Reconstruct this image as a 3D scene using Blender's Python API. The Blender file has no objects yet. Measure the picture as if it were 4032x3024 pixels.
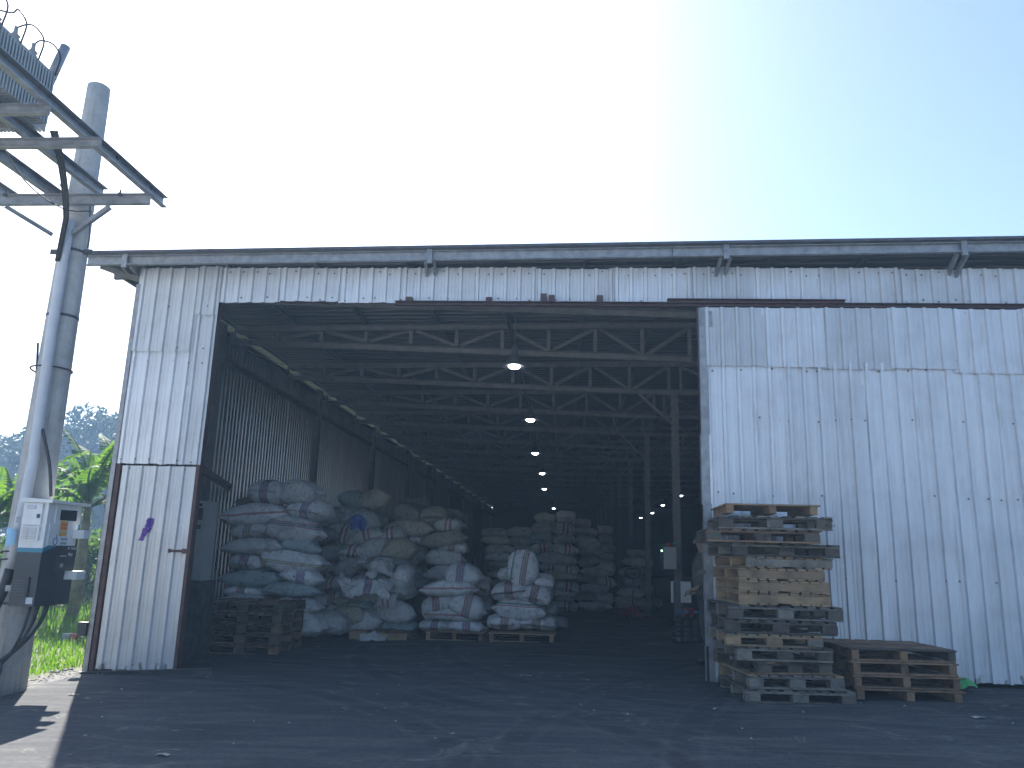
import bpy, bmesh, math, random
import numpy as np
from mathutils import Vector, Matrix, noise

SC = bpy.context.scene
COL = SC.collection
R = math.radians
random.seed(7)

# ------------------------------------------------------------------ camera
F_PX, CXP, CYP = 3050.0, 2016.0, 1512.0          # focal length and centre in photo pixels (4032 wide)
PITCH, ROLL, YAW, CAM_H = R(12.5), R(1.6), R(4.2), 1.40
TILT = 0.023                                      # the yard falls a little to the left
_fw = Vector((-math.sin(YAW) * math.cos(PITCH), math.cos(YAW) * math.cos(PITCH), math.sin(PITCH)))
_r0 = Vector((math.cos(YAW), math.sin(YAW), 0))
_u0 = _r0.cross(_fw)
_rt = _r0 * math.cos(ROLL) + _u0 * math.sin(ROLL)
_up = _u0 * math.cos(ROLL) - _r0 * math.sin(ROLL)
CAM = Vector((0, 0, CAM_H))
cam = bpy.data.cameras.new('camera')
cam.sensor_width = 36.0
cam.lens = F_PX / 4032.0 * 36.0
cam.clip_start, cam.clip_end = 0.05, 4000
cam_o = bpy.data.objects.new('camera', cam)
COL.objects.link(cam_o)
m3 = Matrix((_rt, _up, -_fw)).transposed().to_4x4()
m3.translation = CAM
cam_o.matrix_world = m3
SC.camera = cam_o

# ------------------------------------------------------------------ sky, sun, exposure
SUN_AZ, SUN_EL = R(-30.0), R(41.0)                # azimuth from +Y towards +X
SKY_STRENGTH, SUN_STRENGTH, EXPOSURE = 0.057, 4.3, 2.15
world = bpy.data.worlds.new('World')
SC.world = world
world.use_nodes = True
wn = world.node_tree
wn.nodes.clear()
sky = wn.nodes.new('ShaderNodeTexSky')
sky.sky_type = 'NISHITA'
sky.sun_disc = False
sky.sun_elevation = SUN_EL
sky.sun_rotation = SUN_AZ
sky.altitude = 0
sky.air_density = 1.0
sky.dust_density = 2.1
sky.ozone_density = 4.0
bg = wn.nodes.new('ShaderNodeBackground')
bg.inputs['Strength'].default_value = SKY_STRENGTH
wo = wn.nodes.new('ShaderNodeOutputWorld')
wn.links.new(sky.outputs[0], bg.inputs[0])
wn.links.new(bg.outputs[0], wo.inputs[0])
sun = bpy.data.lights.new('sun', 'SUN')
sun.energy = SUN_STRENGTH
sun.angle = R(0.6)
sun.color = (1.0, 0.95, 0.87)
sun_o = bpy.data.objects.new('sun', sun)
COL.objects.link(sun_o)
sdir = Vector((math.sin(SUN_AZ) * math.cos(SUN_EL), math.cos(SUN_AZ) * math.cos(SUN_EL), math.sin(SUN_EL)))
sun_o.rotation_euler = sdir.to_track_quat('Z', 'Y').to_euler()
sun_o.location = sdir * 60
SC.view_settings.view_transform = 'Standard'
SC.view_settings.look = 'None'
SC.view_settings.gamma = 1.0
SC.view_settings.use_curve_mapping = False
SC.view_settings.exposure = EXPOSURE
SC.render.engine = 'CYCLES'
SC.cycles.max_bounces = 7
SC.cycles.diffuse_bounces = 4
SC.cycles.glossy_bounces = 4
SC.cycles.transmission_bounces = 4
SC.cycles.volume_bounces = 0
SC.cycles.use_denoising = True
SC.cycles.sample_clamp_indirect = 6.0
SC.cycles.caustics_reflective = False
SC.cycles.caustics_refractive = False

# ------------------------------------------------------------------ measuring helpers (photo pixel -> place)
def ray(px, py):
    return _fw + _rt * ((px - CXP) / F_PX) - _up * ((py - CYP) / F_PX)
def at(px, py, Y):
    d = ray(px, py)
    return CAM + d * (Y / d.y)
def onz(px, py, z):
    d = ray(px, py)
    return CAM + d * ((z - CAM_H) / d.z)
def gz(x):
    return TILT * x
def onground(px, py):
    d = ray(px, py)
    return CAM + d * (-(CAM_H) / (d.z - TILT * d.x))

# ------------------------------------------------------------------ materials
MATS = {}
class NT:
    def __init__(self, name):
        self.m = bpy.data.materials.new(name)
        self.m.use_nodes = True
        self.t = self.m.node_tree
        self.t.nodes.clear()
        self.out = self.n('ShaderNodeOutputMaterial')
        self.b = self.n('ShaderNodeBsdfPrincipled')
        self.l(self.b.outputs[0], self.out.inputs[0])
    def n(self, typ, **kw):
        x = self.t.nodes.new(typ)
        for k, v in kw.items():
            setattr(x, k, v)
        return x
    def l(self, a, b):
        self.t.links.new(a, b)
    def coord(self, kind='Object', scale=None):
        tc = self.n('ShaderNodeTexCoord')
        o = tc.outputs[kind]
        if scale:
            mp = self.n('ShaderNodeMapping')
            mp.inputs['Scale'].default_value = scale
            self.l(o, mp.inputs[0])
            o = mp.outputs[0]
        return o
    def noise(self, vec, scale, detail=4, rough=0.55, dist=0.0):
        x = self.n('ShaderNodeTexNoise')
        x.inputs['Scale'].default_value = scale
        x.inputs['Detail'].default_value = detail
        x.inputs['Roughness'].default_value = rough
        x.inputs['Distortion'].default_value = dist
        self.l(vec, x.inputs['Vector'])
        return x.outputs['Fac']
    def ramp(self, fac, stops, interp='LINEAR'):
        r = self.n('ShaderNodeValToRGB')
        r.color_ramp.interpolation = interp
        e = r.color_ramp.elements
        while len(e) > 1:
            e.remove(e[-1])
        for i, (p, c) in enumerate(stops):
            if not isinstance(c, (tuple, list)):
                c = (c, c, c)
            if i == 0:
                e[0].position = p; e[0].color = (*c, 1)
            else:
                k = e.new(p); k.color = (*c, 1)
        self.l(fac, r.inputs[0])
        return r.outputs[0]
    def mix(self, fac, a, b, mode='MIX'):
        x = self.n('ShaderNodeMixRGB', blend_type=mode)
        for i, v in ((0, fac), (1, a), (2, b)):
            if hasattr(v, 'links'):
                self.l(v, x.inputs[i])
            else:
                x.inputs[i].default_value = v if i == 0 else ((*v, 1) if isinstance(v, (tuple, list)) else (v, v, v, 1))
        return x.outputs[0]
    def math(self, op, a, b=0.0, c=None):
        x = self.n('ShaderNodeMath', operation=op)
        for i, v in enumerate((a, b, c)):
            if v is None:
                continue
            if hasattr(v, 'links'):
                self.l(v, x.inputs[i])
            else:
                x.inputs[i].default_value = v
        return x.outputs[0]
    def bump(self, h, strength=0.3, dist=0.01):
        x = self.n('ShaderNodeBump')
        x.inputs['Strength'].default_value = strength
        x.inputs['Distance'].default_value = dist
        self.l(h, x.inputs['Height'])
        self.l(x.outputs[0], self.b.inputs['Normal'])
    def rand(self):
        return self.n('ShaderNodeObjectInfo').outputs['Random']
    def set(self, **kw):
        for k, v in kw.items():
            s = self.b.inputs[k.replace('_', ' ')]
            if hasattr(v, 'links'):
                self.l(v, s)
            else:
                s.default_value = (*v, 1) if isinstance(v, tuple) else v
        return self.m

def plain(name, col, rough=0.6, metal=0.0, var=0.12, nscale=6.0, bump=0.0):
    if name in MATS:
        return MATS[name]
    n = NT(name)
    c = n.coord('Object')
    f = n.noise(c, nscale, 5, 0.6)
    lo = tuple(x * (1 - var * 1.6) for x in col)
    hi = tuple(min(1, x * (1 + var)) for x in col)
    n.set(Base_Color=n.ramp(f, [(0.25, lo), (0.75, hi)]), Roughness=rough, Metallic=metal)
    if bump:
        n.bump(n.noise(c, nscale * 6, 4), bump, 0.004)
    MATS[name] = n.m
    return n.m

def mat_sheet(splash=False):
    n = NT('sheet_metal_splashed' if splash else 'sheet_metal')
    oc = n.coord('Object')
    rnd = n.rand()
    streak = n.noise(n.coord('Object', (14, 14, 0.35)), 1.0, 5, 0.6)
    blot = n.noise(oc, 1.7, 5, 0.62)
    col = n.ramp(streak, [(0.28, (0.63, 0.645, 0.66)), (0.72, (0.74, 0.755, 0.77))])
    col = n.mix(n.ramp(blot, [(0.46, 0.0), (0.70, 0.42)]), col, (0.46, 0.46, 0.46))
    # grime and rust-brown run-off near the bottom edge of old sheets, patchy
    stain = n.noise(n.coord('Object', (9, 9, 1.2)), 1.0, 6, 0.7)
    col = n.mix(n.ramp(stain, [(0.56, 0.0), (0.78, 0.48)]), col, (0.34, 0.31, 0.27))
    # splashes of charcoal dirt caught along the lower edge, hard-edged patches
    sp = n.n('ShaderNodeSeparateXYZ'); n.l(oc, sp.inputs[0])
    low = n.ramp(n.math('ADD', sp.outputs[2], n.math('MULTIPLY', n.noise(oc, 7.0, 4), 0.35)), [(0.20, 1.0), (0.26, 0.0)])
    spl = n.ramp(n.noise(n.coord('Object', (10, 10, 4)), 1.5, 6, 0.7), [(0.50, 0.0), (0.58, 0.8)])
    if splash:
        col = n.mix(n.mix(1.0, low, spl, 'MULTIPLY'), col, (0.09, 0.085, 0.08))
    tint = n.ramp(rnd, [(0.0, (0.74, 0.75, 0.76)), (0.5, (0.90, 0.91, 0.93)), (1.0, (1.04, 1.05, 1.08))])
    col = n.mix(1.0, col, tint, 'MULTIPLY')
    n.set(Base_Color=col, Metallic=0.40, Roughness=n.ramp(blot, [(0.2, 0.40), (0.8, 0.58)]))
    n.bump(n.noise(oc, 5.0, 3, 0.5), 0.25, 0.012)
    return n.m
def mat_wood(name, a, b, dirt):
    n = NT(name)
    oc = n.coord('Object')
    info = n.n('ShaderNodeObjectInfo')
    off = n.n('ShaderNodeVectorMath', operation='ADD')
    n.l(oc, off.inputs[0])
    sc = n.n('ShaderNodeVectorMath', operation='SCALE')
    comb = n.n('ShaderNodeCombineXYZ')
    n.l(info.outputs['Random'], comb.inputs[0]); n.l(info.outputs['Random'], comb.inputs[1])
    n.l(comb.outputs[0], sc.inputs[0]); sc.inputs['Scale'].default_value = 37.0
    n.l(sc.outputs[0], off.inputs[1])
    mp = n.n('ShaderNodeMapping')
    mp.inputs['Scale'].default_value = (3.0, 3.0, 26.0)
    n.l(off.outputs[0], mp.inputs[0])
    grain = n.noise(mp.outputs[0], 3.0, 6, 0.65, 1.2)
    col = n.ramp(grain, [(0.25, a), (0.75, b)])
    blot = n.noise(off.outputs[0], 5.0, 5, 0.65)
    col = n.mix(n.ramp(blot, [(0.46, 0.0), (0.66, 0.85)]), col, dirt)
    tint = n.ramp(info.outputs['Random'], [(0.0, (0.68, 0.66, 0.66)), (1.0, (1.12, 1.08, 1.0))])
    col = n.mix(1.0, col, tint, 'MULTIPLY')
    n.set(Base_Color=col, Roughness=0.82)
    n.bump(grain, 0.35, 0.004)
    return n.m
def mat_sack(name, base, dirt, bands, dirtiness=0.5):
    """bands: list of (axis 'x'|'z', centre, half width, colour) in the sack's own metres"""
    n = NT(name)
    oc = n.coord('Object')
    info = n.n('ShaderNodeObjectInfo')
    sep = n.n('ShaderNodeSeparateXYZ')
    n.l(oc, sep.inputs[0])
    comb = n.n('ShaderNodeVectorMath', operation='ADD')
    n.l(oc, comb.inputs[0])
    cx = n.n('ShaderNodeCombineXYZ')
    sc = n.math('MULTIPLY', info.outputs['Random'], 53.0)
    n.l(sc, cx.inputs[0]); n.l(sc, cx.inputs[2])
    n.l(cx.outputs[0], comb.inputs[1])
    v = comb.outputs[0]
    wob = n.math('MULTIPLY', n.math('SUBTRACT', n.noise(v, 5.0, 2), 0.5), 0.035)
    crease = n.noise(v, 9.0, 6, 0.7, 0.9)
    col = n.ramp(crease, [(0.30, tuple(x * 0.52 for x in base)), (0.52, base)])  # fold shade put into the colour: base darkens where creases dip
    for ax, c, hw, bc in bands:
        s = sep.outputs[{'x': 0, 'y': 1, 'z': 2}[ax]]
        d = n.math('ABSOLUTE', n.math('SUBTRACT', n.math('ADD', s, wob), c))
        k = n.math('LESS_THAN', d, hw)
        col = n.mix(n.math('MULTIPLY', k, 0.72), col, bc)
    big = n.noise(v, 2.6, 6, 0.68)
    col = n.mix(n.ramp(big, [(0.54, 0.0), (0.76, dirtiness)]), col, dirt)
    spots = n.noise(v, 17.0, 3, 0.5)
    col = n.mix(n.ramp(spots, [(0.67, 0.0), (0.73, 0.8)]), col, (0.03, 0.03, 0.03))
    tint = n.ramp(info.outputs['Random'], [(0.0, (0.74, 0.74, 0.72)), (1.0, (1.05, 1.05, 1.05))])
    col = n.mix(1.0, col, tint, 'MULTIPLY')
    n.set(Base_Color=col, Roughness=0.55)
    weave = n.n('ShaderNodeTexWave', wave_type='BANDS', bands_direction='X')
    weave.inputs['Scale'].default_value = 60
    weave.inputs['Distortion'].default_value = 2.5
    n.l(v, weave.inputs[0])
    h = n.math('ADD', n.math('MULTIPLY', crease, 1.0), n.math('MULTIPLY', weave.outputs['Fac'], 0.06))
    n.bump(h, 0.95, 0.045)
    return n.m
def mat_leaf(name, dark, light, trans=0.45):
    n = NT(name)
    oc = n.coord('Object')
    f = n.noise(oc, 2.5, 3)
    col = n.ramp(f, [(0.3, dark), (0.7, light)])
    n.set(Base_Color=col, Roughness=0.65, Specular_IOR_Level=0.25)
    tr = n.n('ShaderNodeBsdfTranslucent')
    tcol = n.mix(1.0, col, (1.5, 1.35, 0.55), 'MULTIPLY')
    n.l(tcol, tr.inputs[0])
    mx = n.n('ShaderNodeMixShader')
    mx.inputs[0].default_value = trans
    n.l(n.b.outputs[0], mx.inputs[1]); n.l(tr.outputs[0], mx.inputs[2])
    n.l(mx.outputs[0], n.out.inputs[0])
    return n.m
def mat_yard():
    n = NT('charcoal_dusted_concrete')
    oc = n.coord('Object')
    big = n.noise(oc, 0.45, 6, 0.62, 0.6)
    strk = n.noise(n.coord('Object', (0.55, 2.6, 1)), 1.6, 7, 0.7, 0.9)
    fine = n.noise(oc, 22, 5, 0.7)
    col = n.ramp(big, [(0.30, (0.062, 0.065, 0.072)), (0.70, (0.098, 0.100, 0.105))])
    col = n.mix(n.ramp(strk, [(0.46, 0.0), (0.70, 0.85)]), col, (0.150, 0.147, 0.142))
    col = n.mix(n.ramp(fine, [(0.36, 0.30), (0.56, 0.0)]), col, (0.030, 0.030, 0.032))
    tr = n.noise(n.coord('Object', (1.4, 1.4, 1)), 1.1, 8, 0.75, 1.5)
    col = n.mix(n.ramp(tr, [(0.58, 0.0), (0.64, 0.5), (0.70, 0.1)]), col, (0.23, 0.22, 0.20))
    # curved wheel tracks worn into the dust, swinging in through the doorway
    sep = n.n('ShaderNodeSeparateXYZ'); n.l(oc, sep.inputs[0])
    patchy = n.ramp(n.noise(oc, 1.4, 6, 0.7), [(0.40, 0.0), (0.62, 1.0)])
    for cx_, cy_, rr in ((-6.0, 4.0, 5.6), (-6.0, 4.0, 7.1), (9.0, 5.0, 8.2), (9.0, 5.0, 9.5), (4.5, 13.5, 6.4), (4.5, 13.5, 7.7)):
        dx = n.math('SUBTRACT', sep.outputs[0], cx_); dy = n.math('SUBTRACT', sep.outputs[1], cy_)
        r_ = n.math('SQRT', n.math('ADD', n.math('MULTIPLY', dx, dx), n.math('MULTIPLY', dy, dy)))
        d = n.math('ABSOLUTE', n.math('SUBTRACT', r_, rr))
        band = n.ramp(d, [(0.05, 0.30), (0.13, 0.0)])
        col = n.mix(n.mix(1.0, band, patchy, 'MULTIPLY'), col, (0.034, 0.034, 0.037))
        edge_ = n.ramp(n.math('ABSOLUTE', n.math('SUBTRACT', d, 0.15)), [(0.0, 0.22), (0.05, 0.0)])
        col = n.mix(n.mix(1.0, edge_, patchy, 'MULTIPLY'), col, (0.21, 0.20, 0.19))
    n.set(Base_Color=col, Roughness=n.ramp(big, [(0.3, 0.80), (0.7, 0.95)]), Specular_IOR_Level=0.05)
    h = n.math('ADD', n.math('MULTIPLY', fine, 0.5), strk)
    n.bump(h, 0.5, 0.012)
    return n.m

MATS['sheet'] = mat_sheet()
MATS['sheet_low'] = mat_sheet(True)
def mat_mottled(name, base, metal, rough):
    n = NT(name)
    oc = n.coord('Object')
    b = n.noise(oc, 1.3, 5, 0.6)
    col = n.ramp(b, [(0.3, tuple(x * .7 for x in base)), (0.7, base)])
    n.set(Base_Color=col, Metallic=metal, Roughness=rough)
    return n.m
MATS['sheet_in'] = mat_mottled('dark_wall_sheet', (0.34, 0.33, 0.33), 0.88, 0.30)  # inner wall sheets get a darker mottled base than the outer ones
MATS['sheet_roof'] = mat_mottled('dark_roof_sheet', (0.10, 0.10, 0.105), 0.35, 0.5)  # dark mottled base for the roof, right and rear walls
MATS['wood_tan'] = mat_wood('wood_tan', (0.30, 0.21, 0.12), (0.46, 0.33, 0.20), (0.20, 0.15, 0.10))
MATS['wood_grey'] = mat_wood('wood_grey', (0.16, 0.15, 0.13), (0.30, 0.28, 0.24), (0.07, 0.07, 0.065))
MATS['wood_dark'] = mat_wood('wood_dark', (0.075, 0.068, 0.058), (0.16, 0.14, 0.115), (0.03, 0.03, 0.03))
MATS['wood_brown'] = mat_wood('wood_brown', (0.20, 0.12, 0.07), (0.34, 0.22, 0.13), (0.09, 0.06, 0.045))
MATS['yard'] = mat_yard()
MATS['soil'] = plain('soil', (0.10, 0.085, 0.055), 0.95, 0, 0.4, 3.0, 0.4)
MATS['rust'] = plain('rust_brown_paint', (0.085, 0.045, 0.040), 0.65, 0.1, 0.3, 9)
MATS['rail'] = plain('rail_maroon_paint', (0.075, 0.035, 0.035), 0.6, 0.1, 0.3, 9)
MATS['galv'] = plain('galvanised_steel', (0.30, 0.31, 0.325), 0.5, 0.55, 0.25, 9, 0.15)
MATS['truss'] = plain('truss_primer_steel', (0.165, 0.16, 0.15), 0.6, 0.2, 0.2, 7)
MATS['darksteel'] = plain('dark_steel', (0.09, 0.09, 0.10), 0.55, 0.4, 0.3, 8)
def mat_pole():
    n = NT('pole_concrete')
    oc = n.coord('Object')
    st_ = n.noise(n.coord('Object', (9, 9, 0.5)), 1.4, 6, 0.7)
    bl = n.noise(oc, 4.0, 6, 0.65)
    col = n.ramp(bl, [(0.3, (0.34, 0.335, 0.32)), (0.7, (0.50, 0.50, 0.49))])
    col = n.mix(n.ramp(st_, [(0.50, 0.0), (0.70, 0.6)]), col, (0.22, 0.21, 0.19))
    pit = n.noise(oc, 38.0, 2, 0.5)
    col = n.mix(n.ramp(pit, [(0.66, 0.0), (0.72, 0.6)]), col, (0.15, 0.15, 0.14))
    n.set(Base_Color=col, Roughness=0.9)
    n.bump(n.math('ADD', bl, pit), 0.4, 0.006)
    return n.m
MATS['concrete'] = mat_pole()
MATS['pvc'] = plain('grey_pvc', (0.50, 0.52, 0.55), 0.45, 0, 0.08, 5)
MATS['cable'] = plain('black_cable', (0.025, 0.025, 0.028), 0.5, 0, 0.2, 9)
MATS['white'] = plain('white_painted_steel', (0.68, 0.69, 0.68), 0.45, 0, 0.08, 6)
MATS['black'] = plain('black_painted_steel', (0.022, 0.027, 0.032), 0.4, 0, 0.2, 6)
MATS['teal'] = plain('teal_band', (0.03, 0.20, 0.30), 0.45, 0, 0.1, 6)
MATS['navy'] = plain('navy_print', (0.03, 0.08, 0.20), 0.5, 0, 0.05, 6)
MATS['offwhite'] = plain('offwhite_print', (0.65, 0.66, 0.66), 0.5, 0, 0.05, 6)
MATS['ink'] = plain('stencil_ink', (0.02, 0.02, 0.02), 0.8, 0, 0.3, 30)
MATS['greenink'] = plain('green_stencil_ink', (0.03, 0.14, 0.06), 0.8, 0, 0.3, 30)
MATS['yellow'] = plain('sticker_orange', (0.62, 0.34, 0.03), 0.5, 0, 0.15, 20)
MATS['orange'] = plain('sticker_red', (0.62, 0.14, 0.03), 0.5, 0, 0.1, 20)
MATS['purple'] = plain('purple_paint', (0.10, 0.03, 0.30), 0.55, 0, 0.25, 25)
MATS['cabgrey'] = plain('cabinet_grey', (0.36, 0.37, 0.36), 0.5, 0.1, 0.08, 4)
MATS['red'] = plain('red_plastic', (0.30, 0.03, 0.025), 0.45, 0, 0.12, 8)
MATS['blue'] = plain('blue_cap', (0.03, 0.20, 0.45), 0.4, 0, 0.1, 8)
MATS['greenpl'] = plain('green_plastic', (0.05, 0.38, 0.10), 0.4, 0, 0.25, 12)
MATS['maskblue'] = plain('pale_blue_cloth', (0.30, 0.52, 0.68), 0.7, 0, 0.08, 15)
MATS['glassdark'] = plain('dark_window', (0.015, 0.018, 0.02), 0.12, 0, 0.1, 5)
MATS['tank'] = plain('transformer_paint', (0.30, 0.33, 0.33), 0.5, 0.1, 0.12, 5)
MATS['ceramic'] = plain('bushing_ceramic', (0.30, 0.29, 0.28), 0.3, 0, 0.1, 8)
MATS['skin'] = plain('skin', (0.28, 0.17, 0.11), 0.55, 0, 0.1, 8)
MATS['shirt'] = plain('olive_grey_cloth', (0.075, 0.078, 0.066), 0.85, 0, 0.25, 10, 0.4)
MATS['trousers'] = plain('dark_trousers', (0.045, 0.05, 0.06), 0.85, 0, 0.25, 10, 0.4)
MATS['hair'] = plain('black_hair', (0.015, 0.013, 0.012), 0.6, 0, 0.2, 20)
MATS['brick'] = plain('fired_brick', (0.50, 0.16, 0.07), 0.85, 0, 0.2, 12, 0.3)
MATS['gravel'] = plain('gravel_stone', (0.24, 0.23, 0.21), 0.9, 0, 0.4, 15)
MATS['paper'] = plain('paper_scrap', (0.42, 0.41, 0.36), 0.8, 0, 0.15, 12)
MATS['leafbanana'] = mat_leaf('banana_leaf', (0.04, 0.11, 0.02), (0.085, 0.18, 0.03), 0.52)
MATS['leaftree'] = mat_leaf('tree_leaf', (0.03, 0.055, 0.03), (0.05, 0.085, 0.045), 0.10)
MATS['leafbush'] = mat_leaf('bush_leaf', (0.04, 0.10, 0.02), (0.09, 0.17, 0.04), 0.4)
MATS['grass'] = mat_leaf('grass_blade', (0.06, 0.16, 0.02), (0.13, 0.26, 0.04), 0.45)
MATS['bark'] = plain('bark', (0.11, 0.085, 0.065), 0.9, 0, 0.3, 8, 0.4)
MATS['stem'] = plain('banana_stem', (0.22, 0.19, 0.10), 0.8, 0, 0.35, 6, 0.3)
def _emit(name, col, st):
    n = NT(name)
    n.set(Base_Color=col, Emission_Color=col, Emission_Strength=st, Roughness=0.5)
    return n.m
MATS['lampglow'] = _emit('lamp_glow', (0.93, 0.97, 1.0), 6.0)
MATS['ledgreen'] = _emit('indicator_green', (0.4, 1.0, 0.5), 3.0)

W = (0.86, 0.87, 0.88); WD = (0.70, 0.71, 0.71); GR = (0.46, 0.47, 0.47); TEALG = (0.42, 0.53, 0.54); OL = (0.56, 0.53, 0.43)
DIRT = (0.17, 0.17, 0.17)
RED, GRN, BLU, YEL = (0.42, 0.07, 0.07), (0.04, 0.22, 0.14), (0.06, 0.12, 0.36), (0.38, 0.32, 0.12)
def tri(ax, c, a, b, w=0.022, g=0.048):
    return [(ax, c - g, w, a), (ax, c, w, b), (ax, c + g, w, a)]
SACK = {
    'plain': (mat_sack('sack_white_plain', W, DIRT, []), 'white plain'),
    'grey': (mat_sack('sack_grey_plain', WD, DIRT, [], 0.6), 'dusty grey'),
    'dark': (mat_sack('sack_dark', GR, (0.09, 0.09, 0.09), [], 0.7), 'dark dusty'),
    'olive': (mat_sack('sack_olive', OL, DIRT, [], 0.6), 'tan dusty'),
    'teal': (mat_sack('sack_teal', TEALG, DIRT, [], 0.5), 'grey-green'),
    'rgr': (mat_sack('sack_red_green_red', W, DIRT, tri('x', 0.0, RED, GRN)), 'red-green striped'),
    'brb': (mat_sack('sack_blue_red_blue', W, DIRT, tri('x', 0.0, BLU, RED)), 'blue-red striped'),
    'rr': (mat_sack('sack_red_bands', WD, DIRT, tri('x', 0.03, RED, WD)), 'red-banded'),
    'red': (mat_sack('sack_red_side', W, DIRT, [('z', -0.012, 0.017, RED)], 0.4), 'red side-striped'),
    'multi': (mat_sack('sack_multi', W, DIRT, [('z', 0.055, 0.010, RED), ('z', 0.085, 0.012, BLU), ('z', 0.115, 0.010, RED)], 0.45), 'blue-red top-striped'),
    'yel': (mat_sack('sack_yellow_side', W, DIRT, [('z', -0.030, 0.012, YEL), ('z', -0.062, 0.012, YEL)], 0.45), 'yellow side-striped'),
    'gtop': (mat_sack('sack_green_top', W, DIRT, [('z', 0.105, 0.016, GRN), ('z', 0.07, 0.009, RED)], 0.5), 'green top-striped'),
}

# ------------------------------------------------------------------ mesh helpers
def curve(pts, n=5):
    P = [Vector(p) for p in pts]
    P = [P[0] * 2 - P[1]] + P + [P[-1] * 2 - P[-2]]
    out = []
    for i in range(1, len(P) - 2):
        for k in range(n):
            t = k / n
            a, b, c, d = P[i - 1], P[i], P[i + 1], P[i + 2]
            out.append(.5 * ((2 * b) + (c - a) * t + (2 * a - 5 * b + 4 * c - d) * t * t + (3 * b - a - 3 * c + d) * t ** 3))
    return out + [P[-2]]
class MB:
    def __init__(self):
        self.v, self.f = [], []
    def add(self, vs, fs):
        o = len(self.v)
        self.v += [tuple(x) for x in vs]
        self.f += [tuple(i + o for i in q) for q in fs]
        return self
    def box(self, x0, x1, y0, y1, z0, z1):
        vs = [(x, y, z) for x in (x0, x1) for y in (y0, y1) for z in (z0, z1)]
        fs = [(0, 1, 3, 2), (4, 6, 7, 5), (0, 4, 5, 1), (2, 3, 7, 6), (0, 2, 6, 4), (1, 5, 7, 3)]
        return self.add(vs, fs)
    def bar(self, a, b, w, h, up=(0, 0, 1)):
        a, b = Vector(a), Vector(b)
        d = (b - a).normalized()
        u = Vector(up)
        if abs(d.dot(u)) > 0.97:
            u = Vector((0, 1, 0))
        s = d.cross(u).normalized(); u = s.cross(d)
        vs = [p + s * (w / 2 * i) + u * (h / 2 * j) for p in (a, b) for i, j in ((-1, -1), (1, -1), (1, 1), (-1, 1))]
        return self.add(vs, [(3, 2, 1, 0), (4, 5, 6, 7), (0, 1, 5, 4), (1, 2, 6, 5), (2, 3, 7, 6), (3, 0, 4, 7)])
    def channel(self, a, b, w, h, t=0.008, up=(0, 0, 1)):
        """C-section: web of height h with two flanges of width w"""
        a, b = Vector(a), Vector(b)
        d = (b - a).normalized(); u = Vector(up)
        if abs(d.dot(u)) > 0.97:
            u = Vector((0, 1, 0))
        s = d.cross(u).normalized(); u = s.cross(d)
        self.bar(a, b, t, h, up)
        for k in (-1, 1):
            o = u * (k * (h / 2 - t / 2)) + s * (w / 2 + t / 2)
            self.bar(a + o, b + o, w, t, up)
        return self
    def tube(self, pts, r, n=10, caps=True):
        pts = [Vector(p) for p in pts]
        rs = r if isinstance(r, (list, tuple)) else [r] * len(pts)
        rings = []
        ref = Vector((0, 0, 1))
        d0 = (pts[1] - pts[0]).normalized()
        if abs(d0.dot(ref)) > 0.95:
            ref = Vector((0, 1, 0))
        s = d0.cross(ref).normalized()
        for i, p in enumerate(pts):
            d = (pts[min(i + 1, len(pts) - 1)] - pts[max(i - 1, 0)]).normalized()
            s = (s - d * s.dot(d)).normalized()
            u = d.cross(s)
            rings.append([p + (s * math.cos(2 * math.pi * k / n) + u * math.sin(2 * math.pi * k / n)) * rs[i] for k in range(n)])
        vs = [q for rg in rings for q in rg]
        fs = []
        for i in range(len(pts) - 1):
            for k in range(n):
                fs.append((i * n + k, i * n + (k + 1) % n, (i + 1) * n + (k + 1) % n, (i + 1) * n + k))
        if caps:
            fs.append(tuple(range(n - 1, -1, -1)))
            fs.append(tuple((len(pts) - 1) * n + k for k in range(n)))
        return self.add(vs, fs)
    def lathe(self, prof, c=(0, 0, 0), n=20):
        vs, fs = [], []
        for r, z in prof:
            for k in range(n):
                vs.append((c[0] + r * math.cos(2 * math.pi * k / n), c[1] + r * math.sin(2 * math.pi * k / n), c[2] + z))
        for i in range(len(prof) - 1):
            for k in range(n):
                fs.append((i * n + k, i * n + (k + 1) % n, (i + 1) * n + (k + 1) % n, (i + 1) * n + k))
        fs.append(tuple(range(n - 1, -1, -1)))
        fs.append(tuple((len(prof) - 1) * n + k for k in range(n)))
        return self.add(vs, fs)
    def mesh(self, name='m', smooth=False):
        me = bpy.data.meshes.new(name)
        me.from_pydata(self.v, [], self.f)
        me.update()
        if smooth:
            me.polygons.foreach_set('use_smooth', [True] * len(me.polygons))
        return me
    def build(self, name, mat, parent=None, smooth=False, loc=None):
        return obj(name, self.mesh(name, smooth), mat, parent, loc)

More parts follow.
